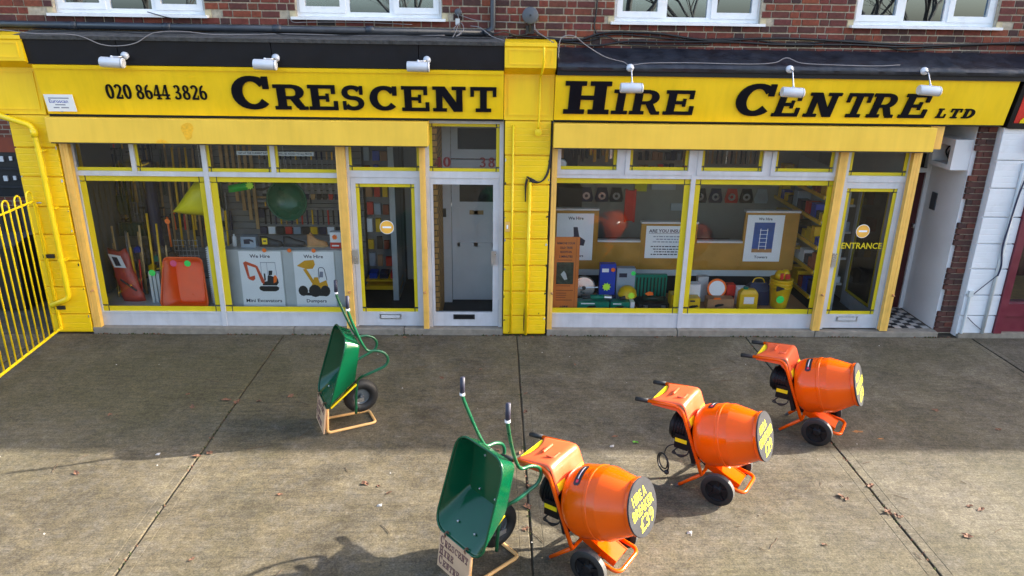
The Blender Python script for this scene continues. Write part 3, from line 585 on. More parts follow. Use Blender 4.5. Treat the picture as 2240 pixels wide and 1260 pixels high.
bar(sr, 1.60, 1.655, 2.185, 2.55); bar(sr, 3.465, 3.52, 2.185, 2.55); bar(sr, 0.73, 0.78, 2.185, 2.55); bar(sr, 4.385, 4.42, 2.185, 2.55)
pane_with_tape(sr, 0.79, 2.515, 0.282, 2.135, 'tbr', 0.075, 0.07); pane_with_tape(sr, 2.572, 4.385, 0.282, 2.135, 'tblr', 0.075, 0.07)
for a, b, s in ((0.78,1.60,'br'),(1.655,2.515,'blr'),(2.572,3.465,'blr'),(3.52,4.385,'blr')):
    f = MB(); e = 0.055; f.box(a,b,-.045,.02,2.187,2.187+e); f.box(a,b,-.045,.02,2.548-e*.5,2.548); f.box(a,a+e,-.044,.02,2.187+e,2.548-e*.5); f.box(b-e,b,-.044,.02,2.187+e,2.548-e*.5); f.build('vent_frame', A, sr)
    pane_with_tape(sr, a+e, b-e, 2.187+e, 2.548-e*.5, s, 0.04, 0.04)
# --- shop doors
def shop_door(x0, x1, label, tape, hx, lx, dark_plate, gx0, gx1, z0=0.085):
    d = part('door', bld, ((x0+x1)/2, 0, z0)); d['label'] = label
    zt = 2.115; f = MB(); y0, y1 = -0.018, 0.03
    f.box(x0,x1,y0,y1,z0,0.285); f.box(x0,x1,y0,y1,2.035,zt); f.box(x0,gx0,y0+.001,y1,0.285,2.035); f.box(gx1,x1,y0+.001,y1,0.285,2.035); f.build('door_frame', A, d)
    if tape: pane_with_tape(d, gx0, gx1, 0.285, 2.035, 'tblr', 0.045, 0.045)
    else: BX('pane', 'shop_glass', d, gx0, gx1, GY0, GY1, 0.285, 2.035)
    h = MB(); h.box(hx-.03, hx+.03, -0.075, -0.06, 0.98, 1.17); h.box(hx-.012,hx+.012,-.0602,-.0178,1.0,1.02); h.box(hx-.012,hx+.012,-.0602,-.0178,1.13,1.15); h.build('handle', 'steel', d)
    lp = MB(); lp.box(lx-.145, lx+.145, -0.026, -0.0182, 0.185, 0.255); lp.build('letter_plate', 'steel' if not dark_plate else 'tool_black', d)
    BX('letter_flap', 'aluminium' if not dark_plate else 'black_paint', d, lx-.125, lx+.125, -0.0285, -0.0265, 0.198, 0.242)
    return d
shop_door(-1.835, -0.955, 'glazed door with yellow tape edging and round orange sign', True, -1.815, -1.40, False, -1.775, -1.025)
shop_door(-0.825, 0.055, 'plain glazed aluminium street door with black letterbox', False, -0.01, -0.405, True, -0.79, -0.02)
shop_door(4.54, 5.29, 'glazed entrance door with yellow tape edging', True, 4.52, 4.86, False, 4.56, 5.225)
# door surrounds and overlights
so = part('door_surround', bld, (-0.9,0,0.08))
for x0, x1 in ((-1.875,-1.838),(-0.952,-0.828),(0.058,0.108)): bar(so, x0, x1, 0.075, 2.60 if x0 < -0.93 else 2.86, 'jamb', -.028, .05)
bar(so, -1.838, -0.952, 2.118, 2.20, 'transom'); bar(so, -0.828, 0.058, 2.118, 2.20, 'transom'); bar(so, -0.86, 0.108, 2.80, 2.845, 'head'); bar(so, -1.838, -0.952, 2.53, 2.60, 'head')
pane_with_tape(so, -1.838, -0.952, 2.20, 2.53, 'blr', 0.035, 0.042); pane_with_tape(so, -0.828, 0.058, 2.20, 2.80, 'tblr', 0.042, 0.04)
sr2 = part('door_surround', bld, (4.9,0,0.08))
for x0, x1 in ((4.47,4.537),(5.293,5.335)): bar(sr2, x0, x1, 0.07, 2.60, 'jamb', -.028, .05)
BX('jamb_return', A, sr2, 5.336, 5.40, -0.01, 0.12, 0.06, 2.60)
bar(sr2, 4.537, 5.293, 2.118, 2.20, 'transom'); bar(sr2, 4.537, 5.293, 2.53, 2.60, 'head'); pane_with_tape(sr2, 4.537, 5.293, 2.20, 2.53, 'blr', 0.045, 0.042)
# house numbers on the glass, entrance lettering, round door signs
nm = MB(); gtext(nm, '40', (-0.765,-0.002,2.255), X_, Z_, NY, 0, 0.125, 0.108, 0, 0.0012, 0, 0.92); nm.build('house_number', 'number_red', so)
nm = MB(); gtext(nm, '38', (-0.20,-0.002,2.255), X_, Z_, NY, 0, 0.125, 0.112, 0, 0.0012, 0, 0.82); nm.build('house_number', 'number_red', so)
stext('ENTRANCE', (4.887,-0.006,1.222), X_, Z_, NY, 0, 0, 0.085, width=0.545, bold=0.018, shear=0.0).build('entrance_lettering', 'tape_yellow', sr2)
for (x, par) in ((-1.40, so), (4.872, sr2)):
    q = MB(); q.prism(ell(0,0,.085,.085,0,360,28)[:-1], (x,-.0035,1.46), X_, Z_, NY, 0, .002); q.build('round_sign', 'disc_orange', par)
    q = MB(); q.prism(ell(0,0,.092,.092,0,360,28)[:-1], (x,-.002,1.46), X_, Z_, NY, 0, .001); q.build('round_sign_rim', 'paper', par)
    BX('sign_bar', 'paper', par, x-.056, x+.056, -.0062, -.0056, 1.449, 1.473)

# --- interiors (walls, floors, ceilings)
it = part('interior', bld, (0,1,0.08))
def sh(m, *a): return BX('room_surface', m, it, *a)
sh('shop_floor', -5.6, 0.12, 0.04, 2.6, 0.0, 0.072); sh('shop_floor', 0.72, 5.34, 0.04, 3.2, 0.0, 0.072)
sh('slatwall', -5.6, -0.93, 2.05, 2.10, 0.072, 2.62); sh('slatwall', -5.595, -5.55, 0.06, 2.05, 0.072, 2.62)
sh('interior_cream', -0.965, -0.925, 0.06, 2.05, 0.072, 2.9)
sh('ceiling_tile', -5.6, -0.925, 0.06, 2.1, 2.62, 2.66); sh('ceiling_tile', -0.925, 0.12, 0.06, 1.4, 2.88, 2.92)
sh('interior_cream', 0.72, 5.34, 2.66, 2.71, 0.072, 2.62); sh('interior_cream', 0.72, 0.77, 0.06, 2.95, 0.072, 2.62); sh('interior_cream', 5.345, 5.40, 0.13, 2.95, 0.072, 2.62); sh('ceiling_tile', 0.72, 5.4, 0.06, 3.0, 2.62, 2.66)
sh('interior_cream', 0.075, 0.12, 0.06, 1.2, 0.072, 2.88)
sh('black_paint', -5.6, 10.0, 0.062, 0.39, 2.90, 3.39)
sh('mortar', -5.6, 6.1, 0.40, 7.8, 2.95, 3.05)
# lobby behind the street door: brick side wall, white inner door
BX('lobby_wall', 'lobby_brick', it, -0.922, -0.735, 0.07, 0.93, 0.072, 2.88)
BX('lobby_post', 'white_wall', it, -0.735, -0.62, 0.93, 1.0, 0.072, 2.88)
ind = part('inner_door', bld, (-0.28,1.0,0.08)); ind['label'] = 'white panelled inner door seen through the street door'
BX('leaf', 'white_wall', ind, -0.615, 0.074, 1.0, 1.04, 0.09, 2.18); BX('glazing', 'tool_black', ind, -0.50, 0.0, 0.994, 0.999, 1.585, 1.84); BX('overlight', 'tool_black', ind, -0.52, 0.03, 0.994, 0.999, 2.33, 2.62); BX('overlight_frame', 'white_wall', ind, -0.615, 0.074, 1.0, 1.04, 2.20, 2.88)
for (x0,x1,z0,z1) in ((-0.54,-0.50,0.2,1.5),(-0.04,0.0,0.2,1.5),(-0.30,-0.24,0.2,1.5),(-0.54,0.0,0.92,0.98)): BX('rail', 'white_wall', ind, x0, x1, 0.985, 0.9995, z0, z1)
BX('letter_plate', 'oak', ind, -0.36, -0.16, 0.985, 0.996, 1.40, 1.46); BX('entry_phone', 'tool_black', ind, -0.75, -0.69, 0.90, 0.928, 1.38, 1.50)
# --- side porch on the right: chequered tiles, white wall, dark red door
pc = part('porch', bld, (5.76,0.4,0.06)); pc['label'] = 'open side porch with chequered tile floor'
ts = 0.098
for i in range(8):
    for j in range(9):
        x0 = 5.405+i*ts; y0 = 0.042+j*ts
        if x0+ts > 6.15: continue
        BX('tile', 'tile_black' if (i+j) % 2 else 'tile_white', pc, x0+.0015, x0+ts-.0015, y0+.0015, y0+ts-.0015, 0.03, 0.060+random.uniform(0,.0012))
BX('grout_bed', 'joint_dirt', pc, 5.40, 6.20, 0.041, 1.2, 0.0, 0.052)
BX('porch_wall', 'white_wall', pc, 6.13, 6.19, 0.045, 1.2, 0.052, 2.88); BX('porch_back', 'dark_room', pc, 5.40, 6.13, 0.92, 0.98, 0.052, 2.88); BX('porch_ceiling', 'white_wall', pc, 5.40, 6.19, 0.05, 1.2, 2.88, 2.93)
pd = part('porch_door', bld, (5.72,1.08,0.06)); pd['label'] = 'dark red panelled porch door'
BX('leaf', 'door_red', pd, 5.42, 6.07, 0.86, 0.90, 0.062, 2.10)
for (x0,x1,z0,z1) in ((5.50,5.68,0.2,0.9),(5.76,6.0,0.2,0.9),(5.50,5.68,1.05,1.95),(5.76,6.0,1.05,1.95)): BX('panel', 'door_red', pd, x0, x1, 0.845, 0.861, z0, z1, 0.004)
BX('door_frame', 'white_wall', pd, 6.07, 6.128, 0.83, 0.92, 0.062, 2.88); BX('fanlight_bar', 'white_wall', pd, 5.42, 6.07, 0.83, 0.90, 2.10, 2.16); BX('knob', 'steel', pd, 6.02, 6.05, 0.80, 0.845, 1.30, 1.36)
BX('bell_panel', 'hub_grey', pd, 6.115, 6.129, 0.56, 0.68, 1.62, 1.86)
mb_ = thing('meter_box', (6.0,0.32,2.28), 'white open electricity meter box high on the porch wall', 'meter box')
b = MB(); b.box(5.90,6.13,0.06,0.14,2.27,2.66); b.box(5.90,6.13,0.50,0.58,2.27,2.66); b.box(5.90,6.13,0.141,0.499,2.27,2.33); b.box(5.90,6.13,0.141,0.499,2.57,2.66); b.box(6.10,6.13,0.141,0.499,2.331,2.569); b.build('casing', 'white_wall', mb_)
b = MB(); b.lathe([(0,.07),(.08,.065),(.085,.0)], (6.098,0.30,2.44), (-1,0,0), 16); b.build('meter', 'hub_grey', mb_, True)
b = MB(); b.tube(spline([(6.08,0.42,2.56),(6.0,0.38,2.47),(6.05,0.36,2.36)]), 0.012, 6); b.build('wire', 'cable_black', mb_)
# brown brick jamb on the right of the porch, single bricks
bj = part('brick_jamb', bld, (6.26,0.1,0)); bj['label'] = 'narrow dark brown brick pier beside the porch'
BX('mortar_core', 'mortar', bj, 6.195, 6.37, 0.012, 0.3, 0.0, 2.88)
for c in range(36):
    z = 0.02+c*0.0785
    if z > 2.80: break
    jut = 0.062 if (c//4) % 2 == 0 else 0.018                    # toothed edge towards the porch
    xs = [6.195-jut, 6.25, 6.368] if c % 2 else [6.195-jut, 6.368]
    for i in range(len(xs)-1):
        o = MB().box(xs[i]+.005, xs[i+1]-.005, random.uniform(-.004,.0), 0.06 if i else 0.04, z, z+0.067).build('brick', 'brick_brown', bj)

# ================================================================== SIGN BOARDS
SV = Vector((0,-0.13,0.57)).normalized(); SW = Vector((0,-0.57,-0.13)).normalized()
def sign_board(x0, x1, z0, z1, label):
    t = thing('sign_board', ((x0+x1)/2, -0.15, z0), label, 'sign')
    k = (z1-z0)/0.57
    b = MB(); b.prism([(-0.15,z0),(-0.15-0.13*k,z1),(-0.012,z1),(-0.012,z0)], (x0,0,0), Y_, Z_, X_, 0, x1-x0); o = b.build('board', 'sign_yellow', t)
    return t
SL = sign_board(-5.375, 0.10, 2.872, 3.445, 'long yellow fascia sign reading CRESCENT with a phone number')
b = MB(); oo = Vector((0,-0.15,2.872)); b.prism([(-5.37,.545),(0.095,.545),(0.095,.586),(-5.37,.586)], oo, X_, SV, SW, .001, .014); b.build('top_trim', 'sign_yellow', SL)
BX('drip_gap', 'black_paint', SL, -5.37, 0.10, -0.14, -0.02, 2.845, 2.871)
SRB = sign_board(0.717, 6.315, 2.872, 3.404, 'long yellow fascia sign reading HIRE CENTRE LTD')
BX('drip_gap', 'black_paint', SRB, 0.72, 6.30, -0.14, -0.02, 2.852, 2.871)
def letters(t, lst, base, h, depth=0.022, shear=0.0):
    for ch, a, b in lst:
        g = glyph(ch, Vector((0,-0.15,2.872))+SV*base, X_, SV, SW, a, b, h, 0.0005, depth, shear); g.build('letter', 'letter_black', t)
letters(SL, [('C',-3.133,-2.677)], 0.088, 0.405)
letters(SL, [('R',-2.639,-2.247),('E',-2.231,-1.888),('S',-1.844,-1.56),('C',-1.505,-1.172),('E',-1.122,-0.793),('N',-0.75,-0.354),('T',-0.299,0.014)], 0.094, 0.30)
letters(SRB, [('H',0.831,1.384)], 0.086, 0.395, shear=.04); letters(SRB, [('I',1.418,1.612),('R',1.639,2.006),('E',2.05,2.412)], 0.088, 0.298, shear=.08)
letters(SRB, [('C',2.915,3.37)], 0.082, 0.40, shear=.10); letters(SRB, [('E',3.40,3.72),('N',3.79,4.17),('T',4.26,4.55),('R',4.575,4.90),('E',4.97,5.295)], 0.084, 0.297, shear=.17)
letters(SRB, [('L',5.43,5.545),('T',5.59,5.725),('D',5.755,5.895)], 0.086, 0.118, 0.014, shear=.2)
for ch, x in zip('02086443826', [-4.612,-4.510,-4.408,-4.262,-4.160,-4.060,-3.962,-3.820,-3.718,-3.618,-3.520]):
    glyph(ch, Vector((0,-0.15,2.872))+SV*0.197, X_, SV, SW, x, x+0.094, 0.172, 0.0005, 0.012).build('digit', 'letter_black', SL)
# installer's plate hanging at the sign's left end
t = thing('installer_plate', (-5.17,-0.19,2.91), 'small white plate with blue lettering at the left end of the yellow sign', 'sign')
o0 = Vector((0,-0.15,2.872))+SV*0.04; b = MB(); b.prism([(-5.345,0),(-5.01,0),(-5.01,.205),(-5.345,.205)], o0, X_, SV, SW, .02, .028); b.build('plate', 'paper', t)
stext('Euroscan', o0, X_, SV, SW, -5.19, 0.105, 0.045, width=.22, bold=.01, d=.0288).build('lettering', 'pack_blue', t)
b = MB()
for z_, a_, c_ in ((.075,-5.24,-5.12),(.04,-5.27,-5.20),(.04,-5.18,-5.09),(.155,-5.30,-5.06)): b.prism([(a_,z_),(c_,z_),(c_,z_+.014),(a_,z_+.014)], o0, X_, SV, SW, .0283, .0287)
b.build('small_print', 'ink_light', t)
b = MB(); b.box(-5.20,-5.17,-.19,-.15,2.90,2.91); b.build('bracket', 'steel', t)

# ================================================================== SHUTTERS
def shutter(label, x0, x1, guides, extra=None):
    t = thing('roller_shutter', ((x0+x1)/2, -0.15, 0.07), label, 'shutter')
    h = BX('housing', 'housing_yellow', t, x0, x1, -0.25, -0.031, 2.545, 2.838, 0.006)
    b = MB(); b.box(x0+.02, x1-.02, -0.24, -0.04, 2.532, 2.544); b.build('bottom_slat', 'tape_dark', t)
    for gi, (a, c, pin) in enumerate(guides):
        g = MB(); g.box(a, c, -0.105, -0.032, 0.076, 2.532); g.box(a+(c-a)*.30, a+(c-a)*.36, -0.1085, -0.1048, 0.08, 2.53); g.box(a+(c-a)*.62, a+(c-a)*.68, -0.1085, -0.1048, 0.08, 2.53)
        g.build('guide_rail', 'guide_peach', t)
        k = MB(); k.lathe([(0,.016),(.02,.016),(.026,.009),(.05,.008),(.052,0)], (a+(c-a)*pin,-0.105,0.60), (0,-1,0), 10); k.build('lock_pin', 'tan_leather', t)
    return t
s1 = shutter('raised pale yellow shutter housing and peach guide rails over the left shopfront', -5.375, -0.815, [(-5.35,-5.25,.8),(-1.98,-1.87,.6),(-0.945,-0.875,.35)])
b = MB(); random.seed(3); b.prism([(x*1.0,z) for x, z in [(0.065*math.cos(R(a))*(1+.25*math.sin(a*.05)), 0.115*math.sin(R(a))*(1+.18*math.cos(a*.031))) for a in range(0,360,15)]], (-3.70,-0.2502,2.70), X_, Z_, NY, 0, .0008); b.build('rust_mark', 'rust_stain', s1); b = MB(); b.prism([(-.07,0),(.08,0),(.06,.025),(.0,.045),(-.05,.03)], (-4.03,-0.2502,2.551), X_, Z_, NY, 0, .0008); b.build('rust_mark', 'rust_stain', s1)
s2 = shutter('raised pale yellow shutter housing and peach guide rails over the right shopfront', 0.715, 5.44, [(0.70,0.785,.85),(4.36,4.465,.55),(5.30,5.405,.8)])
BX('end_plate', 'guide_peach', s2, 5.441, 5.62, -0.10, -0.03, 2.56, 2.845)

# ================================================================== FACADE FITTINGS
def spot(x, z, by, bz, label, rz=0.0, arm=True):
    t = thing('sign_light', (x, by, bz), label, 'lamp', 'silver spotlights above the signs')
    y = -0.52 if arm else -0.44
    d = Vector((math.cos(rz), 0.03, math.sin(rz)*-1))
    c = Vector((x, y, z)); h = d.normalized()*0.13
    b = MB(); b.lathe([(0,0.0),(0,.052),(.012,.058),(.25,.058),(.26,.05),(.26,0)], c-h, d, 20); smooth_angle(b.build('lamp_head', 'chrome_lamp', t), 35)
    b = MB(); b.lathe([(0,.0592),(.004,.0592)], c-h+d*0.235, d, 20); b.build('trim_ring', 'hub_grey', t)
    b = MB(); bx = x+(0.09 if not arm else 0)
    b.lathe([(0,.045),(.02,.045),(.035,.02),(.036,0)], (bx,by,bz), (0,-1,.1), 14); b.build('base', 'chrome_lamp', t, True)
    b = MB(); b.tube(fillet([(bx,by-.02,bz),(bx,by-.10,bz-.01),(x,y,z+.065),(x,y,z+.04)],.04) , .009, 8); b.build('arm', 'steel', t, True)
    b = MB(); b.ball((x,y,z+.062), .016); b.build('knuckle', 'chrome_lamp', t, True)
spot(-4.37, 3.485, -0.302, 3.555, 'silver spotlight beside the phone number, leftmost of three on black fascia', 0.05, False)
spot(-2.64, 3.485, -0.302, 3.555, 'silver spotlight above the big C of CRESCENT', 0.04, False)
spot(-0.89, 3.485, -0.302, 3.555, 'silver spotlight above the letter N of CRESCENT', 0.02, False)
spot(1.58, 3.285, -0.33, 3.50, 'silver spotlight on a long arm in front of HIRE', 0.0)
spot(3.47, 3.26, -0.33, 3.51, 'silver spotlight on a long arm at the start of CENTRE', 0.04)
spot(5.08, 3.30, -0.33, 3.51, 'silver spotlight on a long arm near the end of CENTRE', 0.06)
# cables
def cable(name, P, r, m, label, grp=None, n=6): return tag(MB().tube(spline(P, 7), r, n).build(name, m, None, True), label, 'cable', grp)
cable('cable', [(0.16,0.075,3.84),(0.64,0.07,3.815),(1.0,0.07,3.80),(1.3,0.07,3.885),(1.7,0.07,3.895),(2.03,0.07,3.88),(2.6,0.07,3.815),(3.2,0.07,3.845),(3.71,0.07,3.85),(4.56,0.07,3.815),(5.41,0.07,3.80),(6.9,0.07,3.865)], 0.014, 'cable_black', 'thick black cable looping along the bricks, highest of the bundle')
cable('cable', [(0.2,0.08,3.80),(0.9,0.075,3.77),(1.2,0.07,3.735),(1.6,0.07,3.79),(2.03,0.07,3.79),(2.87,0.07,3.80),(3.5,0.07,3.78),(4.4,0.07,3.79),(5.0,0.07,3.775),(5.9,0.07,3.82),(6.9,0.07,3.84)], 0.013, 'cable_black', 'thick black cable running along the bricks below the upper loop')
cable('cable', [(0.5,0.085,3.82),(1.1,0.08,3.79),(1.45,0.08,3.87),(2.3,0.08,3.82),(3.0,0.08,3.84),(3.6,0.08,3.79),(4.3,0.08,3.84),(4.7,0.08,3.80),(5.0,0.08,3.735),(5.4,0.08,3.77),(6.2,0.08,3.82),(6.9,0.08,3.80)], 0.010, 'cable_black', 'thin black cable sagging between the two thick ones on the bricks')
cable('cable', [(1.2,0.09,4.7),(1.21,0.09,4.2),(1.19,0.09,3.95),(1.25,0.08,3.85)], 0.010, 'cable_black', 'black cable dropping down the bricks beside the third upstairs window')
cable('cable', [(0.46,0.02,4.0),(0.48,-0.05,3.90),(0.62,-0.30,3.80),(0.725,-0.345,3.72),(0.73,-0.36,3.60)], 0.0052, 'cable_grey', 'pale cable from the round grey disc over the yellow pillar')
cable('cable', [(0.73,-0.36,3.66),(0.76,-0.33,3.82),(0.90,-0.32,3.845),(1.06,-0.32,3.74),(1.28,-0.31,3.62),(1.5,-0.30,3.565),(1.58,-0.32,3.53),(1.8,-0.30,3.555),(2.3,-0.29,3.565),(3.0,-0.29,3.56),(3.3,-0.28,3.58),(3.45,-0.25,3.635),(3.62,-0.29,3.58),(4.0,-0.30,3.565),(4.5,-0.31,3.56),(4.8,-0.30,3.575)], 0.0052, 'cable_grey', 'pale cable draped over the black roof edge above HIRE CENTRE')
cable('cable', [(-6.2,-0.25,3.84),(-5.6,-0.30,3.815),(-5.25,-0.33,3.785),(-4.78,-0.35,3.775),(-4.5,-0.375,3.68),(-4.3,-0.38,3.665),(-4.1,-0.375,3.70),(-3.9,-0.33,3.81),(-3.6,-0.28,3.83),(-3.2,-0.2,3.80),(-2.4,-0.15,3.82),(-1.6,-0.1,3.81),(-0.6,-0.1,3.83)], 0.0052, 'cable_grey', 'pale cable lying along the grey flat roof edge above the phone number')
cable('cable', [(-0.46,0.07,4.09),(-0.44,0.03,3.98),(-0.50,-0.02,3.90),(-0.41,-0.05,3.86),(-0.47,-0.08,3.82),(-0.38,-0.03,3.90),(-0.43,0.0,3.97),(-0.52,-0.1,3.80),(-0.7,-0.12,3.80)], 0.0045, 'cable_grey', 'tangle of pale cable hanging by the small wall socket')
cable('cable', [(-0.30,-0.02,3.94),(-0.18,-0.1,3.92),(-0.05,-0.2,3.83),(0.09,-0.30,3.785)], 0.0045, 'cable_grey', 'pale cable falling from the gutter to the black fascia end')
cable('cable', [(-0.44,0.075,4.06),(-0.2,0.06,4.0),(0.1,0.07,3.99),(0.36,0.06,3.98)], 0.0045, 'cable_grey', 'thin cable between the wall socket and the round grey disc')
cable('cable', [(-2.45,0.06,4.0),(-2.4,0.05,3.95),(-2.2,0.05,3.955),(-1.6,0.06,3.96),(-1.0,0.06,3.945)], 0.0045, 'cable_grey', 'thin cable clipped under the second upstairs window')
cable('cable', [(-4.1,0.03,4.04),(-3.9,0.0,3.99),(-3.75,0.02,3.965)], 0.006, 'cable_black', 'short dark cable crossing the first upstairs window sill')
cable('cable', [(-5.4,-0.2,3.80),(-4.6,-0.15,3.815),(-3.9,-0.22,3.80),(-3.0,-0.12,3.83),(-2.1,-0.2,3.805),(-1.2,-0.1,3.83),(-0.3,-0.18,3.80),(0.2,-0.1,3.83)], 0.006, 'cable_black', 'thin black cable snaking over the grey flat roof')
cable('cable', [(-0.15,-0.05,3.90),(-0.02,-0.16,3.86),(0.1,-0.1,3.88),(0.25,0.0,3.84),(0.38,0.05,3.86)], 0.009, 'cable_black', 'short black cable looped below the downpipe foot')
cable('cable', [(0.44,0.06,3.90),(0.60,0.05,3.82),(0.9,0.06,3.79),(1.15,0.07,3.83),(1.35,0.07,3.84),(1.6,0.075,3.76),(2.2,0.075,3.755),(2.6,0.08,3.77)], 0.008, 'cable_black', 'black cable from the round grey disc running below the bundle')
t = thing('wall_socket', (-0.45,0.06,4.06), 'small grey round outlet on the bricks left of the downpipe', 'outlet')
b = MB(); b.lathe([(0,.045),(.03,.045),(.04,.03),(.04,0)], (-0.45,0.10,4.09), (0,-1,0), 14); b.build('cover', 'disc_grey', t, True); BX('connector', 'panel_grey', t, -0.48, -0.43, 0.02, 0.07, 3.95, 4.02)
t = thing('wall_disc', (0.41,0.0,3.86), 'round grey disc on a black bracket above the yellow pillar', 'aerial')
b = MB(); b.lathe([(0,0),(0,.09),(.012,.098),(.03,.095),(.036,.085),(.042,0)], (0.41,0.02,4.065), (0,-1,0.08), 28); smooth_angle(b.build('disc', 'disc_grey', t), 30); b = MB(); b.lathe([(0,.012),(.004,.012),(.005,0)], (0.41,-0.022,4.068), (0,-1,0.08), 10); b.build('boss', 'tool_black', t)
b = MB(); b.tube([(0.41,0.03,4.06),(0.41,0.05,3.93),(0.41,0.07,3.87)], .018, 8); b.box(0.36,0.46,0.05,0.10,3.86,3.95); b.build('bracket', 'cable_black', t)
# pipes on the pilasters
t = tag(MB().tube([(0.225,-0.145,0.03),(0.225,-0.145,2.80)], .014, 8).build('conduit', 'gate_yellow', None, True), 'thin yellow conduit running the full height of the middle pillar', 'pipe')
t = thing('cable_pipe', (0.44,-0.15,0), 'yellow pipe on the middle pillar with black cables entering its top', 'pipe')
b = MB(); b.tube([(0.43,-0.15,0.02),(0.445,-0.15,2.10)], .022, 10); b.build('pipe', 'gate_yellow', t, True)
b = MB()
for k in range(4): b.tube(spline([(0.445,-0.15,2.05),(0.44+.006*k,-0.155,2.14),(0.40+.02*k,-0.16,2.17-.01*k),(0.47,-0.16,2.14-.012*k),(0.56,-0.15,2.10),(0.63+.004*k,-0.14,2.16),(0.675+.004*k,-0.13,2.30),(0.70,-0.13,2.6),(0.712,-0.16,2.86)]), .009, 6)
for k in range(2): b.tube(spline([(0.40+.02*k,-0.15,2.15),(0.385+.01*k,-0.15,2.05),(0.39,-0.148,1.9-.05*k)]), .008, 6)
b.build('cables', 'cable_black', t, True)
t = tag(MB().tube(spline([(0.56,-0.375,3.72),(0.56,-0.375,3.55),(0.545,-0.30,3.42),(0.54,-0.19,3.36),(0.535,-0.175,2.95),(0.53,-0.16,2.76)]), .013, 8).build('conduit', 'gate_yellow', None, True), 'thin yellow conduit on the upper part of the middle pillar', 'pipe')
t = tag(MB().lathe([(0,.045),(.05,.045),(.055,0)], (0.53,-0.12,2.72), (0,-1,0), 12).build('junction_cap', 'gate_yellow', None), 'small round yellow junction cap on the middle pillar', 'junction box')
t = thing('bell_push', (0.165,-0.13,1.46), 'small peach doorbell plate on the middle pillar', 'doorbell'); BX('plate', 'guide_peach', t, 0.135, 0.20, -0.14, -0.122, 1.45, 1.58); BX('button', 'paper', t, 0.155, 0.175, -0.145, -0.1402, 1.49, 1.54)
t = thing('drainpipe', (-5.55,-0.2,0.4), 'yellow drainpipe down the left pillar', 'pipe')
b = MB(); b.tube(fillet([(-6.3,-0.19,2.965),(-5.58,-0.19,2.735),(-5.555,-0.19,2.55),(-5.545,-0.19,0.52),(-5.80,-0.19,0.41)],.06), .034, 12); b.build('pipe', 'gate_yellow', t, True)
for z in (2.42,1.70,1.02): b = MB(); b.tube([(-5.553,-0.19,z),(-5.553,-0.19,z+.035)], .040, 12); b.box(-5.55,-5.49,-.20,-.12,z+.006,z+.026); b.build('clip', 'gate_yellow', t)
b = MB(); b.tube([(-5.565,-.19,2.70),(-5.558,-.19,2.60)], .042, 12); b.build('collar', 'gate_yellow', t, True)
random.seed(8)
for (p_, xe, lab) in ((pm, .125, 1), (pm, .69, 1), (pl, -5.37, 1)):
    for k in range(7):
        z = .25+k*.36+random.uniform(-.08,.08); w_ = random.uniform(.012,.03); h_ = random.uniform(.02,.05); x0 = xe if xe == .125 else xe-w_
        MB().prism([(x0,z),(x0+w_,z+h_*.2),(x0+w_*.8,z+h_*.8),(x0+w_*.3,z+h_)], (0,-.1262,0), X_, Z_, NY, 0, .0012).build('paint_chip', random.choice(['panel_grey','cable_grey','joint_dirt']), p_)
for (x, z0, z1) in ((.40,.05,.42),(.60,.3,.33),(.2,.02,.05)):
    MB().prism([(x,z0),(x+.008,z0+.02),(x+.012,(z0+z1)/2),(x+.004,z1),(x-.004,(z0+z1)/2)], (0,-.1262,0), X_, Z_, NY, 0, .0012).build('paint_crack', 'joint_dirt', pm)
# ================================================================== YELLOW GATE (open, at right angles to the shops)
t = thing('railing_gate', (-5.74,-0.9,0.05), 'yellow bow topped metal railing gate standing open at the left edge', 'gate')
GA, GB = Vector((-5.765,-0.13,0)), Vector((-5.585,-2.60,0)); gd = (GB-GA).normalized(); gl = (GB-GA).length
def gp(s, z): return GA+gd*s+Z_*z
b = MB(); b.tube([gp(0,.075),gp(gl,.075)], .017, 8); b.build('bottom_rail', 'gate_yellow', t); b = MB(); b.tube([gp(0,1.80),gp(gl,1.80)], .014, 8); b.build('top_rail', 'gate_yellow', t)
s = 0.045; k = 0
while s < gl-.12:
    p = 0.13
    b = MB(); b.tube([gp(s,.08)]+[gp(s,1.86)]+[gp(s+p/2-p/2*math.cos(math.pi*i/8), 1.875+0.062*math.sin(math.pi*i/8)) for i in range(1,8)]+[gp(s+p,1.86)]+[gp(s+p,.08)], .0105, 7); b.build('bow_bar', 'gate_yellow', t, True); s += 0.26
b = MB(); b.tube([gp(0,.05),gp(0,1.80)], .016, 8); b.build('hinge_post', 'gate_yellow', t)
b = MB(); b.tube([gp(0,1.77),gp(-.02,1.77)+Vector((.16,.02,0))], .009, 6); b.build('hinge_pin', 'steel', t)
for z in (1.05,0.34): BX('hinge_bracket', 'tool_black', t, -5.80, -5.66, -0.145, -0.12, z, z+.05)

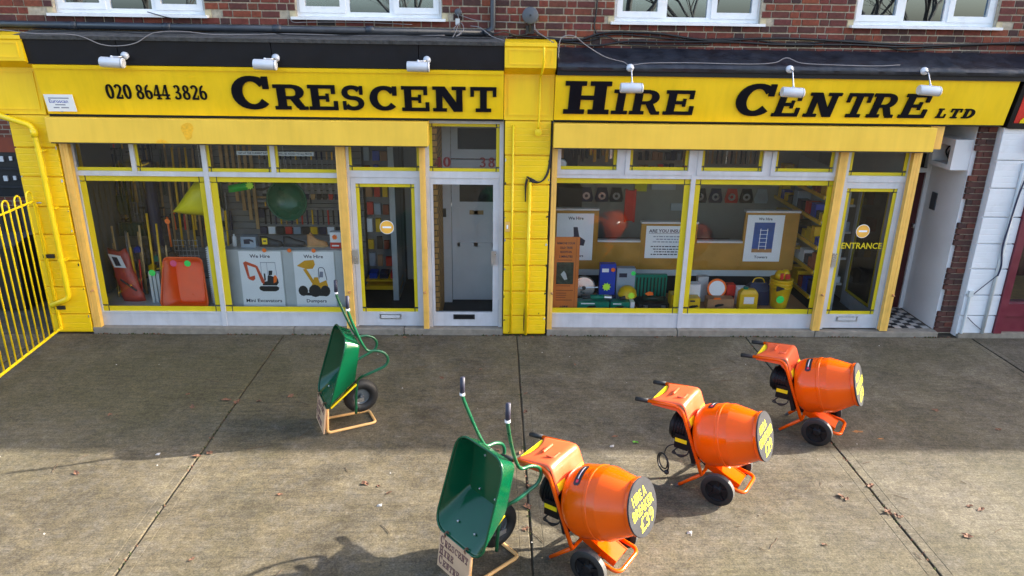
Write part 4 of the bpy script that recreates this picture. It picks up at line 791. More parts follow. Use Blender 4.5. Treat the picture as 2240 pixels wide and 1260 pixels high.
# ================================================================== NEIGHBOURING SHOP (right edge)
nb = thing('neighbour_shop', (7.6,0,0), 'next shop at the right edge with maroon frame and white painted pier', 'building')
pw = part('pilaster', nb, (6.62,-0.05,0)); pw['label'] = 'white painted rusticated pier'
BX('core', 'pilaster_white', pw, 6.376, 6.86, -0.075, 0.3, 0.0, 2.87)
zs = [0.03,0.31,0.61,0.98,1.33,1.69,2.07,2.43,2.87]
for i in range(8):
    for z0, z1 in ((zs[i]+.008, zs[i+1]-.008),): 
        o = MB().box(6.372+random.uniform(-.005,.005), 6.872, -0.108+random.uniform(-.004,.003), -0.04, z0, z1).build('block', 'pilaster_white', pw); md = o.modifiers.new('bevel','BEVEL'); md.width = .006; md.segments = 2
sh2 = part('shopfront', nb, (7.8,0,0)); sh2['label'] = 'maroon shopfront frame with dark glass'
BX('frame_post', 'maroon', sh2, 6.875, 6.98, -0.14, 0.1, 0.06, 2.86); BX('sill_rail', 'maroon', sh2, 6.98, 9.6, -0.10, 0.1, 0.30, 0.48); BX('stall_riser', 'maroon', sh2, 6.98, 9.6, -0.06, 0.1, 0.06, 0.30); BX('head_rail', 'maroon', sh2, 6.98, 9.6, -0.12, 0.1, 2.55, 2.86); BX('mid_rail', 'maroon', sh2, 6.98, 9.6, -0.10, 0.1, 1.70, 1.78)
BX('pane', 'shop_glass', sh2, 6.98, 9.6, 0.0, 0.006, 0.48, 1.70); BX('pane', 'shop_glass', sh2, 6.98, 9.6, 0.0, 0.006, 1.78, 2.55); BX('end_post', 'maroon', sh2, 9.6, 9.8, -0.14, 0.1, 0.06, 2.86)
BX('step', 'threshold', nb, 6.40, 10.0, -0.13, 0.0, -0.02, 0.058); BX('room_floor', 'oak', nb, 6.9, 9.9, 0.1, 3.0, 0.0, 0.2); BX('room_back', 'door_red', nb, 6.9, 9.9, 2.0, 2.05, 0.2, 2.9); BX('room_side', 'dark_room', nb, 6.86, 6.90, 0.1, 2.0, 0.2, 2.9); BX('room_ceiling', 'dark_room', nb, 6.9, 9.9, 0.1, 2.0, 2.86, 2.9)
ns = thing('neighbour_sign', (8.0,-0.2,2.9), 'red fascia sign with yellow lettering at the right edge', 'sign')
b = MB(); b.prism([(-0.15,2.90),(-0.26,3.40),(-0.01,3.40),(-0.01,2.90)], (6.44,0,0), Y_, Z_, X_, 0, 3.4); b.build('board', 'red', ns); b = MB(); b.prism([(-0.155,2.83),(-0.165,2.90),(-0.02,2.90),(-0.02,2.83)], (6.40,0,0), Y_, Z_, X_, 0, 3.4); b.build('bottom_trim', 'black_paint', ns)
b = MB(); b.prism([(-0.27,3.41),(-0.29,3.9),(0.08,3.9),(0.08,3.41)], (6.69,0,0), Y_, Z_, X_, 0, 3.2); b.build('top_board', 'black_board', ns); b = MB(); b.prism([(-0.16,2.84),(-0.285,3.40),(-0.02,3.40),(-0.02,2.84)], (6.36,0,0), Y_, Z_, X_, 0, .055); b.build('end_trim', 'black_paint', ns)
gg = MB(); gtext(gg, '2', Vector((0,-0.15,2.90)), X_, SV, SW, 6.50, .36, .40, .004, .008, .1, .75); gg.build('lettering', 'label_yellow', ns)
t = thing('wall_light', (6.80,-0.16,2.5), 'small brown box fitting high on the white pier', 'wall box'); BX('box', 'terracotta', t, 6.72, 6.86, -0.20, -0.11, 2.56, 2.78); b = MB(); b.tube(spline([(6.78,-.15,2.56),(6.76,-.15,2.48),(6.80,-.15,2.42),(6.87,-.15,2.40)]), .008, 6); b.build('lead', 'cable_black', t)
t = thing('white_conduit', (6.71,-0.14,0.06), 'tall pale conduit with a dark cable on the white pier', 'pipe'); b = MB(); b.tube([(6.72,-.13,.06),(6.72,-.13,2.40)], .022, 8); b.build('pipe', 'panel_grey', t, True); b = MB(); b.tube(spline([(6.86,-.13,2.42),(6.74,-.16,2.1),(6.70,-.16,1.6),(6.69,-.155,1.3),(6.73,-.16,1.05),(6.72,-.155,.9)]), .011, 6); b.build('cable', 'tool_navy', t, True)
t = thing('white_conduit', (6.42,-0.14,0.06), 'short pale conduit with a bent cable low on the white pier', 'pipe'); b = MB(); b.tube([(6.43,-.13,.06),(6.43,-.13,.60)], .018, 8); b.box(6.40,6.46,-.15,-.11,.60,.68); b.build('pipe', 'panel_grey', t); b = MB(); b.tube(spline([(6.45,-.14,.62),(6.58,-.135,.75),(6.72,-.16,.92)]), .006, 6); b.build('cable', 'tool_navy', t); b = MB(); b.tube(spline([(6.46,-.14,.30),(6.55,-.14,.22),(6.68,-.14,.12)]), .006, 6); b.build('cable', 'tool_navy', t)

# ================================================================== ALLEY at the left, seen past the gate
al = thing('alley_building', (-9.2,3,0), 'brown brick building across the alley behind the yellow gate', 'building')
BX('wall', 'far_brick', al, -16, -8.0, 3.6, 4.0, 0, 5.5); BX('lintel', 'terracotta', al, -9.2, -7.98, 3.57, 3.6, 1.80, 2.05)
w = part('window', al, (-8.6,3.55,1.0)); BX('glass', 'tool_black', w, -9.2, -8.02, 3.58, 3.595, 1.02, 1.80)
for k, x in enumerate((-9.1,-8.93,-8.78,-8.58,-8.41,-8.27,-8.15)):
    for z in (1.64,1.30): BX('light', 'white_upvc', w, x, x+.05+.02*(k%2), 3.555, 3.579, z+.02*(k%3), z+.09)
for z in (1.5,1.18): BX('glazing_bar', 'fence_dark', w, -9.2, -8.02, 3.54, 3.556, z, z+.04)
BX('frame_post', 'white_upvc', w, -8.06, -8.0, 3.55, 3.58, 1.0, 1.8)
fn = thing('alley_fence', (-8.2,1.6,0), 'dark slatted fence standing in the alley behind the gate', 'fence')
for i in range(28):
    x = -13.0+i*0.255; BX('board', 'fence_dark', fn, x, x+.235, 1.6+random.uniform(0,.01), 1.63, 0, 1.30+random.uniform(-.01,.01))
BX('rail', 'fence_dark', fn, -13.0, -5.95, 1.64, 1.70, 1.0, 1.08); BX('rail', 'fence_dark', fn, -13.0, -5.95, 1.64, 1.70, .25, .33)
bn = thing('wheelie_bin', (-6.9,0.9,0), 'black wheeled bin in the alley behind the gate', 'bin')
b = MB(); b.rings([[(-7.12,.65,.03),(-6.70,.65,.03),(-6.70,1.1,.03),(-7.12,1.1,.03)],[(-7.18,.60,.95),(-6.64,.60,.95),(-6.64,1.2,.95),(-7.18,1.2,.95)]]); b.build('body', 'tool_black', bn); b = MB(); b.prism([(.56,.96),(.56,1.0),(.9,1.06),(1.24,1.02),(1.24,.96)], (-7.2,0,0), Y_, Z_, X_, 0, .58); b.build('lid', 'fence_dark', bn)
for x in (-7.14,-6.74): b = MB(); b.lathe([(0,0),(0,.09),(.05,.09),(.05,0)], (x,1.14,.09), X_, 14); b.build('wheel', 'rubber', bn)

# ================================================================== CEMENT MIXERS
def mixer(loc, az, label, lines, decal_rot, cable_hang, lidrot):
    t = thing('cement_mixer', (*loc,0), label, 'cement mixer', 'orange cement mixers on the forecourt', R(az), True)
    el = R(17); ax = Vector((math.cos(el),0,math.sin(el))); up = Vector((-math.sin(el),0,math.cos(el))); o = Vector((-0.2688,0,0.4767))
    d = MB(); d.lathe([(0.0000,0.0955),(0.0000,0.2053),(0.0038,0.2187),(0.0115,0.2321),(0.0239,0.2454),(0.0401,0.2569),(0.0592,0.2664),(0.0812,0.2731),(0.1050,0.2760),(0.1719,0.2769),(0.2216,0.2769),(0.2273,0.2808),(0.2502,0.2808),(0.2559,0.2760),(0.3199,0.2741),(0.3266,0.2731),(0.5252,0.1991),(0.5310,0.2101),(0.5520,0.2130),(0.5577,0.2091),(0.5520,0.1958)], o, ax, 56, True, True)
    smooth_angle(d.build('drum', 'orange_paint', t), 13)
    # lid with painted words
    l = MB(); l.lathe([(0,0),(0,.212),(.006,.215),(.013,.212),(.014,0)], o+ax*0.5587, ax, 48); lid = smooth_angle(l.build('lid', 'lid_grey', t), 30)
    c = o+ax*(0.5587+.0148); a = R(lidrot); u = Vector((0,1,0))*math.cos(a)+up*math.sin(a); v = -Vector((0,1,0))*math.sin(a)+up*math.cos(a)
    for (txt, cx, by, h, wd) in lines:
        stext(txt, c, u, v, ax, cx, by, h, width=wd, bold=.012, shear=0.0, d=.0006).build('painted_word', 'lid_text', lid)
    # brand strip on the drum
    q = R(decal_rot); st = MB(); wt = MB(); rd = MB()
    def dp(tt, ang, r): return o+ax*tt+(up*math.cos(ang)+Vector((0,1,0))*math.sin(ang))*r
    n = 16; A0, A1 = -0.38, 0.38
    st.rings([[dp(.15-(.028 if 0 < i < n else .014), q+A0+(A1-A0)*i/n, .2780), dp(.15+(.028 if 0 < i < n else .014), q+A0+(A1-A0)*i/n, .2790)] for i in range(n+1)], False, False, False)
    wt.rings([[dp(.146, q-.18+.48*i/10, .2800), dp(.155, q-.18+.48*i/10, .2806)] for i in range(11)], False, False, False)
    rd.rings([[dp(.140, q-.30+.09*i/3, .2800), dp(.162, q-.30+.09*i/3, .2806)] for i in range(4)], False, False, False)
    dr = st.build('brand_strip', 'decal_black', t); wt.build('brand_lettering', 'decal_white', dr); rd.build('brand_emblem', 'decal_red', dr)
    # frame
    for s in (-1, 1):
        f = MB(); f.tube(fillet([(-.73,s*.205,.762),(-.415,s*.208,.797),(-.165,s*.222,.205)], .07, 7), .0165, 10); f.build('frame_tube', 'orange_paint', t, True)
        g = MB(); g.tube([(-.845,s*.205,.748),(-.725,s*.205,.7625)], .021, 10); g.build('grip', 'rubber', t, True)
        h = MB(); h.tube([(-.165,s*.222,.215),(-.375,s*.205,.014)], .0155, 10); h.build('rear_leg', 'orange_paint', t, True)
        ft = MB(); ft.tube([(-.362,s*.206,.027),(-.386,s*.204,.004)], .018, 8); ft.build('leg_foot', 'tread_glint_and_foot_grey', t)
        # wheel
        wy = s*.262; out = Vector((0,s,0))
        ty = MB(); ty.lathe([(-.028,.10),(-.028,.136),(-.022,.144),(.022,.144),(.028,.136),(.028,.10)], (0,wy,.145), out, 32, False, False); wh = smooth_angle(ty.build('wheel', 'rubber', t), 40)
        tr = MB(); tr.lathe([(-.021,.1446),(-.020,.146),(.020,.146),(.021,.1446)], (0,wy,.145), out, 32); tr.build('tread_glint', 'tread_glint_and_foot_grey', wh)  # lighter grey ring paints the sun glint onto the tyre tread
        rm = MB(); rm.lathe([(-.01,.0),(-.01,.118),(.012,.112),(.018,.10),(.010,.094),(.004,.05),(.022,.034),(.028,.028),(.029,0)], (0,wy,.145), out, 32)
        smooth_angle(rm.build('rim', 'motor_black', wh), 30)
        sp = MB()
        for k in range(5):
            a_ = R(90+72*k); e = Vector((math.cos(a_),0,math.sin(a_))); e2 = Vector((-math.sin(a_),0,math.cos(a_)))
            sp.obox(Vector((0,wy,.145))+out*.011+e*.068, e, e2, out, .034, .012, .008)
        sp.build('spokes', 'motor_black', wh)
    ch = MB(); ch.tube([(0,-.24,.145),(0,.24,.145)], .012, 8); ch.tube([(-.165,-.22,.21),(-.165,.22,.21)], .015, 8); ch.build('axle', 'orange_paint', t)
    u2 = Vector((.27,0,-.11)).normalized(); w2 = Vector((.11,0,.27)).normalized()
    ch = MB(); ch.obox((-.02,0,.195), u2, Y_, w2, .165, .085, .018); ch.obox((-.02,-.086,.185), u2, Y_, w2, .165, .004, .032); ch.obox((-.02,.086,.185), u2, Y_, w2, .165, .004, .032); ch.build('chassis', 'orange_paint', t)
    fb = MB(); fb.tube(fillet([(.02,-.165,.155),(.205,-.165,.125),(.205,.165,.125),(.02,.165,.155)], .07, 7), .0155, 10); fb.build('front_bar', 'orange_paint', t, True)
    yk = MB(); yk.obox((-.315,0,.42), (ax.x,0,ax.z), Y_, (up.x,0,up.z), .018, .17, .17); yk.obox((-.25,0,.26), (.8,0,-.6), Y_, (.6,0,.8), .12, .05, .014); yk.build('yoke', 'motor_black', t)
    # hood: folded sheet between the side tubes
    pr = spline([(-.705,.768),(-.60,.783),(-.50,.797),(-.43,.806),(-.402,.797),(-.383,.768),(-.358,.705),(-.318,.61)], 5); ny = 14; RR = []
    for i, p in enumerate(pr):
        row = []
        for j in range(ny+1):
            y = -.205+.41*j/ny; e = 1-(abs(y)/.205)**2; cut = 0.06*max(0,1-(y/.19)**2)*max(0,1-i/7.0)
            row.append((p.x+cut, y, p.y+.016*e**.5*(1 if i < 24 else .6)))
        RR.append(row)
    hd = MB(); hd.rings(RR, False, False, False); ho = hd.build('hood', 'hood_orange', t, True); md = ho.modifiers.new('solid','SOLIDIFY'); md.thickness = .006; md.offset = -1
    e_ = MB(); e_.tube([(-.55,-.06,.826),(-.55,.07,.826)], .010, 8); e_.tube(fillet([(-.50,-.09,.828),(-.44,-.09,.826),(-.44,.0,.826)],.02), .008, 8); e_.build('embossing', 'hood_orange', ho)
    ls = MB(); ls.prism([(-.70,-.15),(-.70,.15),(-.655,.155),(-.625,.10),(-.612,0),(-.625,-.10),(-.655,-.155)], (0,0,.771), X_, Y_, Z_, 0, .003); ls.build('warning_label', 'label_yellow', ho)
    sk = MB()
    for s in (-1,1): sk.prism([(-.69,.758),(-.43,.79),(-.40,.765),(-.36,.70),(-.315,.60),(-.33,.585),(-.40,.70),(-.45,.745),(-.69,.735)], (0,s*.203-.003,0), X_, Z_, Y_, 0, .006)
    sk.build('hood_side', 'hood_orange', ho)
    lb = MB(); dn = Vector((.047,0,-.105)).normalized(); nn = Vector((.105,0,.047)).normalized()
    for y in (-.135,.135): lb.obox(Vector((-.338,y,.655))+nn*.012, dn, Y_, nn, .030, .055, .0015)
    lb.build('side_label', 'label_yellow', ho)
    # motor under the hood
    mo = MB(); mo.lathe([(0,0),(0,.10),(.015,.125),(.16,.13),(.20,.115),(.22,.06),(.225,0)], (-.335,-.01,.50), (-1,0,.05), 20); mt = smooth_angle(mo.build('motor', 'motor_black', t), 35)
    fi = MB()
    for k in range(6): fi.lathe([(0,.131),(0,.138),(.008,.138),(.008,.131)], (-.37-.025*k,-.01,.502+.00125*k), (-1,0,.05), 20)
    fi.build('cooling_fin', 'motor_black', mt)
    bxm = MB(); bxm.box(-.46,-.33,-.165,-.09,.36,.50); bxm.build('switch_box', 'motor_black', mt); ys = MB(); ys.box(-.455,-.345,-.170,-.166,.425,.462); ys.build('switch_label', 'label_yellow', mt)
    cb = MB()
    for k in range(3): cb.tube(spline([(-.42,-.13,.36),(-.46-.01*k,-.14,.31-.012*k),(-.40,-.15,.27+.01*k),(-.34,-.14,.31),(-.33,-.12,.37)]), .006, 6)
    if cable_hang:
        cb.tube(spline([(-.45,-.13,.38),(-.52,-.16,.34),(-.545,-.17,.25)]), .006, 6)
        cb.tube([Vector((-.545,-.17,.17))+Vector((.6,-.4,0)).normalized()*.088*math.sin(k*.35)+Z_*.088*math.cos(k*.35) for k in range(18)], .008, 6, loop=True)
        cb.tube([Vector((-.545,-.165,.18))+Vector((.6,-.4,0)).normalized()*.066*math.sin(k*.35)+Z_*.07*math.cos(k*.35) for k in range(18)], .007, 6, loop=True)
        cb.ball((-.49,-.205,.105), .024)
    cb.build('power_cable', 'cable_black', mt, True)
    return t
W1 = [('HIRE A', -.02, .066, .078, .215), ('BREAKER', .0, -.034, .080, .325), ('£39', .015, -.155, .108, .215)]
W2 = [('HIRE A', -.03, .066, .074, .19), ('CEMENT MIXER', .0, -.034, .076, .37), ('£29', .015, -.155, .104, .20)]
W3 = [('HIRE A', -.03, .066, .074, .19), ('CEMENT MIXER', .0, -.034, .076, .37), ('£19', .015, -.155, .104, .20)]
mixer((0.865,-4.61), -36.5, 'nearest orange cement mixer, its grey lid reads HIRE A BREAKER £39', W1, -16, False, 2)
mixer((2.105,-3.64), -35, 'middle of the three orange cement mixers, power cable coiled under its handles', W2, 12, True, 2)
mixer((3.385,-2.67), -34, 'farthest orange cement mixer, nearest to the entrance door', W3, -17, False, 2)

# ================================================================== WHEELBARROWS standing on their noses
def barrow(loc, az, label, sign_label):
    t = thing('wheelbarrow', (*loc,0), label, 'wheelbarrow', 'green wheelbarrows stood on end', R(az), True)
    def loop4(T, B, n=6, rt=.10, rb=.12):                     # rounded four-sided ring: (x, z, half width) at the top and at the bottom
        P = [Vector((T[0],-T[2],T[1])), Vector((T[0],T[2],T[1])), Vector((B[0],B[2],B[1])), Vector((B[0],-B[2],B[1]))]; out = []
        for i in range(4):
            a, b, c = P[i-1], P[i], P[(i+1)%4]; r = rt if i < 2 else rb; p0 = b+(a-b).normalized()*r; p1 = b+(c-b).normalized()*r
            for k in range(n): q = k/(n-1); out.append(p0*(1-q)**2+b*2*q*(1-q)+p1*q*q)
        return out
    rim = loop4((.262,1.045,.27), (.495,.315,.285), rt=.14, rb=.14); r2_ = loop4((.245,1.030,.262), (.480,.330,.277), rt=.13, rb=.13); f1 = loop4((.158,.972,.240), (.232,.540,.222), rt=.06, rb=.04); flo = loop4((.138,.955,.228), (.205,.560,.208), rt=.05, rb=.035)
    tr = MB(); tr.rings([rim, r2_, f1, flo], True, False, True); to = smooth_angle(tr.build('tray', 'barrow_green', t), 24); md = to.modifiers.new('solid','SOLIDIFY'); md.thickness = .004; md.offset = 1
    rr = MB(); rr.tube(rim, .0095, 7, loop=True); rr.build('rim', 'barrow_green', to, True)
    bl = MB()
    for (x,y,z) in ((.150,-.09,.88),(.150,.09,.88),(.203,-.09,.61),(.203,.09,.61),(.405,-.10,.410),(.405,.10,.410)): bl.ball((x,y,z), .010)
    bl.build('bolts', 'steel', to)
    for s in (-1,1):
        f = MB(); P = [(.235,s*.255,1.36),(.225,s*.25,1.30),(.15,s*.215,1.07),(.085,s*.20,.915),(.04,s*.20,.865),(-.04,s*.205,.855),(-.115,s*.21,.815),(-.145,s*.212,.745),(-.115,s*.21,.68),(-.04,s*.205,.648),(.08,s*.19,.605),(.135,s*.15,.565),(.16,s*.12,.50),(.175,s*.10,.36),(.185,s*.09,.14)]
        f.tube(spline(P, 4), .0138, 10); f.build('frame_tube', 'frame_green', t, True)
        g = MB(); g.tube([(.235,s*.255,1.355),(.232,s*.255,1.49)], .0185, 10); go = g.build('grip', 'grip_black', t, True)
        c = MB(); c.tube([(.2355,s*.255,1.347),(.235,s*.255,1.366)], .0205, 10) ; c.build('grip_collar', 'decal_white', go)
    wh = MB(); wc = Vector((.105,0,.285))
    wh.lathe([(.135*0+ (.052*math.sin(a_)), .132+.052*math.cos(a_)) for a_ in [2*math.pi*k/14 for k in range(15)]], wc, Y_, 32); wo = wh.build('wheel', 'rubber', t, True)
    hb = MB(); hb.lathe([(-.04,0),(-.04,.022),(-.015,.03),(-.012,.075),(-.03,.098),(-.025,.102),(.025,.102),(.03,.098),(.012,.075),(.015,.03),(.04,.022),(.04,0)], wc, Y_, 24); smooth_angle(hb.build('hub', 'hub_grey', wo), 30)
    ax_ = MB(); ax_.tube([(.105,-.10,.285),(.105,.10,.285)], .009, 8)
    for s in (-1,1): ax_.obox((.14,s*.095,.285), X_, Y_, Z_, .045, .004, .02)
    ax_.build('axle', 'steel', t)
    br = MB()
    for s in (-1,1): br.obox((.315,s*.165,.405), Vector((.30,0,-.235)).normalized(), Y_, Vector((.235,0,.30)).normalized(), .17, .012, .009)
    br.build('nose_brace', 'label_yellow', t)
    # painted tube stand with its hanging sign
    sd = MB(); sd.tube(fillet([(.478,-.15,.30),(.50,-.15,.016),(-.005,-.135,.016),(-.005,.135,.016),(.50,.15,.016),(.478,.15,.30)], .045, 6), .0145, 10); sd.build('stand', 'stand_peach', t, True)
    so_ = MB(); n_ = Vector((.30,0,.04)).normalized(); u_ = Vector((0,1,0)); v_ = Vector((-.04,0,.30)).normalized(); so_.obox(Vector((.519,0,.175)), u_, v_, n_, .185, .145, .008); sg = so_.build('stand_sign', 'sign_wood', t); sg['label'] = sign_label
    tx = MB(); o_ = Vector((.519,0,.175))+n_*.0085
    for (w_, row, sz) in (('CRESCENT', .055, .034), ('HIRE', -.03, .034), ('CENTRE', -.115, .034)):
        g = glyph(w_[0], o_+v_*row, u_, v_, n_, -.17, -.128, .075, 0, .001); tx.add(g.v, g.f); gtext(tx, w_[1:], o_+v_*row, u_, v_, n_, -.118, .055, .041, 0, .001, 0, .84)
    tx.build('sign_lettering', 'sign_text_brown', sg)
    ho_ = MB()
    for y in (-.12,.12): ho_.tube(spline([(.505,y,.30),(.515,y,.335),(.49,y,.345),(.48,y,.31)]), .006, 6)
    ho_.build('hook', 'leaf_brown', t)
    return t
barrow((-1.285,-2.365), 204, 'green wheelbarrow stood on end in the shade nearest the shop doors', 'plywood sign hung under the nose')
barrow((0.115,-4.44), 220, 'green wheelbarrow stood on end in the sun beside the nearest mixer', 'plywood sign reading CRESCENT HIRE CENTRE')

# ================================================================== WINDOW DISPLAY, LEFT SHOP
random.seed(21)
def one(mb, name, m, label, cat, group=None, smooth=False): return tag(mb.build(name, m, None, smooth), label, cat, group)
o = BX('display_bed', 'panel_grey', it, -5.54, -3.64, 0.056, 1.40, 0.20, 0.262); BX('display_bed', 'panel_grey', it, -3.60, -1.98, 0.15, 0.62, 0.072, 1.095)
BX('bed_front', 'panel_grey', it, -3.60, -1.98, 0.056, 0.149, 0.20, 0.26)
dw = part('display_wall', bld, (-3.8,1.45,0.07)); dw['label'] = 'grey slatted tool wall behind the left windows'
for i in range(26): BX('slat', 'slatwall', dw, -5.54, -1.95, 1.45, 1.475, 0.08+i*.097, 0.08+i*.097+.088)
BX('backing', 'tape_dark', dw, -5.54, -1.95, 1.476, 1.49, 0.08, 2.60)
def sticker(x, y, z, m, label, r=.045, star=False):
    P = ell(0,0,r,r,0,360,20)[:-1] if not star else [((r*(1 if k%2==0 else .66))*math.cos(k*math.pi/9), (r*(1 if k%2==0 else .66))*math.sin(k*math.pi/9)) for k in range(18)]
    return one(MB().prism(P, (x,y,z), X_, Z_, NY, 0, .002), 'price_sticker', m, label, 'sticker', 'fluorescent price stickers')
def pole(P0, P1, r, m, name, label, cat='handle', group=None): return one(MB().tube([P0,P1], r, 8), name, m, label, cat, group, True)
# red plastic sack
t = thing('red_sack', (-5.22,0.45,0.262), 'tall red plastic sack leaning in the far left corner of the window', 'sack')
b = MB(); rg = []
for k in range(9):
    q = k/8; cx = -5.02-.20*q; cy = .42+.12*q; w_, d_ = .155-.02*q+.01*math.sin(k*2.1), .06*(1-.5*abs(q-.4))
    rg.append([(cx+w_*math.cos(a), cy+d_*math.sin(a), .264+.70*q+.03*math.sin(a*2+k)*q) for a in [2*math.pi*i/14 for i in range(14)]])
b.rings(rg); b.build('body', 'brick_red_plastic', t, True)
b = MB(); b.prism([(-.10,.50),(.06,.49),(.03,.66),(-.13,.69)], (-5.02,.36,.264), X_, (-.16,.05,1), (0,-1,.1), .012, .017); b.build('label_patch', 'paper', t); b = MB(); b.prism([(-.07,.52),(.0,.52),(-.02,.64),(-.09,.65)], (-5.02,.36,.264), X_, (-.16,.05,1), (0,-1,.1), .018, .020); b.build('label_print', 'ink', t)
b = MB(); b.tube([(-5.13,.34,.60),(-4.93,.33,.44)], .012, 6); b.build('tie', 'tool_black', t)
# orange barrow tray
def tray(name, m, label, T, B, T2, B2, sm=True):
    def lp(T, B, r):
        P = [Vector(T[0]),Vector(T[1]),Vector(B[1]),Vector(B[0])]; out = []
        for i in range(4):
            a, b_, c = P[i-1], P[i], P[(i+1)%4]; p0 = b_+(a-b_).normalized()*r; p1 = b_+(c-b_).normalized()*r
            for k in range(5): q = k/4; out.append(p0*(1-q)**2+b_*2*q*(1-q)+p1*q*q)
        return out
    t = thing(name, ((T[0][0]+T[1][0])/2, T[0][1], B[0][2]), label, 'tray'); r1 = lp(T,B,.07); r2 = lp(T2,B2,.05)
    b = MB(); b.rings([r1, r2], True, False, True); o = smooth_angle(b.build('shell', m, t), 35); md = o.modifiers.new('s','SOLIDIFY'); md.thickness = .004
    b = MB(); b.tube(r1, .012, 7, loop=True); b.build('rim', m, t, True); return t
tray('barrow_tray', 'tray_orange', 'bright orange plastic barrow tray standing upright in the left window', [(-4.50,.34,.92),(-3.99,.34,.92)], [(-4.55,.16,.275),(-3.90,.16,.275)], [(-4.44,.52,.80),(-4.05,.52,.80)], [(-4.36,.36,.275),(-4.02,.36,.275)])
sticker(-4.36, .30, .85, 'fluo_pink', 'pink price sticker on the orange barrow tray'); sticker(-4.17, .30, .85, 'fluo_green', 'green price sticker on the orange barrow tray')
b = MB()
for k in range(3): b.box(-4.735+k*.052, -4.70+k*.052, .33, .36, .264, .72-.01*k)
b.box(-4.735, -4.60, .361, .375, .264, .71); one(b, 'metal_channel', 'panel_grey', 'pale ribbed metal channel beside the orange tray', 'channel'); sticker(-4.67, .31, .71, 'fluo_green', 'green price sticker on the pale metal channel')
b = MB(); b.box(-3.885,-3.80,.30,.33,.264,1.09)
for k in range(26): b.box(-3.905,-3.8855,.302,.328,.28+k*.031,.295+k*.031)
one(b, 'toothed_board', 'paper', 'white board with a toothed edge beside the window mullion', 'board')
# yellow tray hung up
t = thing('yellow_tray', (-4.0,.55,1.46), 'yellow plastic tray hung up at an angle in the left window', 'tray')
SIL = [(-4.39,1.50),(-4.28,1.63),(-4.15,1.79),(-4.04,1.92),(-3.88,1.94),(-3.80,1.92),(-3.78,1.50),(-3.95,1.455),(-4.17,1.47)]; cxx, czz = -3.98, 1.68
b = MB(); b.rings([[(cxx+(x-cxx)*k_, yy_, czz+(z-czz)*k_) for x, z in SIL] for k_, yy_ in ((1.0,.60),(1.0,.57),(.93,.50),(.80,.44),(.6,.40),(.3,.38))], True, True, True); o = smooth_angle(b.build('shell', 'tray_yellow', t), 50)
b = MB(); b.tube([(-3.95,.6,1.9),(-3.95,.6,2.6)], .003, 5); b.build('wire', 'steel', t)
sticker(-4.42, .44, 1.40, 'fluo_orange', 'orange price sticker hanging below the yellow tray', .035); sticker(-3.80,.28,1.30,'fluo_pink','pink price sticker near the window mullion',.03); sticker(-5.27,.10,1.41,'fluo_pink','pink price sticker at the left edge of the window',.04)
# long poles and shafts leaning in the window
pole((-4.80,.62,.264), (-4.86,.80,1.42), .016, 'pole_yellow', 'tool_shaft', 'yellow shaft standing free in the middle of the left window')
t = thing('spirit_level', (-5.02,.55,.264), 'short orange yellow tool with a black grip leaning beside the sack', 'tool'); b = MB(); b.tube([(-5.0,.5,.264),(-5.03,.55,.62)], .014, 8); b.build('lower', 'pole_yellow', t); b = MB(); b.tube([(-5.03,.55,.62),(-5.06,.6,.98)], .018, 8); b.build('upper', 'pole_yellow', t); b = MB(); b.tube([(-5.028,.548,.58),(-5.036,.56,.66)], .021, 8); b.build('collar', 'fluo_orange', t)
pole((-5.16,.8,.264), (-5.25,.95,1.10), .016, 'ash_handle', 'tool_shaft', 'pale wooden shaft leaning behind the red sack')
pole((-4.66,.55,.264), (-4.70,.7,1.30), .014, 'pole_yellow', 'tool_shaft', 'yellow shaft rising behind the pale metal channel')
pole((-5.32,.7,.264), (-5.40,.85,1.22), .015, 'ash_handle', 'tool_shaft', 'pale shaft at the far left behind the sack')
pole((-4.95,.5,.264), (-4.97,.62,.80), .013, 'red', 'tool_shaft', 'short red shaft beside the orange yellow tool')
pole((-5.10,.9,.264), (-5.12,1.0,1.10), .013, 'ash_handle', 'tool_shaft', 'thin wooden shaft beside the pale one')
pole((-4.90,.75,.50), (-4.55,.75,.264), .010, 'pole_yellow', 'tool_brace', 'short yellow brace low in the left window')
for i, (x, m) in enumerate(((-4.72,'oak'),(-4.62,'pole_yellow'),(-4.52,'oak'),(-4.43,'pole_yellow'),(-4.33,'oak'))):
    pole((x,1.25,.80), (x-.02,1.38,2.25), .017, m, 'tool_shaft', 'long shaft hanging on the tool wall behind the orange tray', 'handle', 'row of shafts behind the orange tray')
def long_tool(kind, x, y, z, L, m, hm, label, group=None):
    t = thing(kind, (x,y,z), label, kind.replace('_',' '), group)
    b = MB(); b.tube([(x,y,z+.26),(x,y,z+L)], .016, 8); b.build('shaft', hm, t, True); b = MB()
    if kind == 'spade': b.prism([(-.09,.28),(.09,.28),(.095,.06),(.06,.0),(-.06,.0),(-.095,.06)], (x,y,z), X_, Z_, Y_, -.006, .006); b.tube([(x,y,z+.2),(x,y,z+.4)], .022, 8)
    elif kind == 'fork':
        for k in range(4): b.tube([(x-.075+.05*k,y,z),(x-.075+.05*k,y,z+.26)], .007, 6)
        b.box(x-.085,x+.085,y-.008,y+.008,z+.255,z+.275)
    elif kind == 'rake':
        b.box(x-.18,x+.18,y-.012,y+.012,z+.24,z+.265)
        for k in range(12): b.tube([(x-.17+.031*k,y-.02,z+.24),(x-.17+.031*k,y-.06,z+.15)], .005, 5)
    else: b.box(x-.17,x+.17,y-.03,y+.03,z+.22,z+.27); b.prism([(-.17,.22),(.17,.22),(.19,.08),(-.19,.08)], (x,y,z), X_, Z_, Y_, -.025, .025)
    b.build('head', m, t)
    b = MB(); b.tube([(x-.05,y,z+L),(x+.05,y,z+L)], .014, 8); b.build('handle', 'tool_black', t)
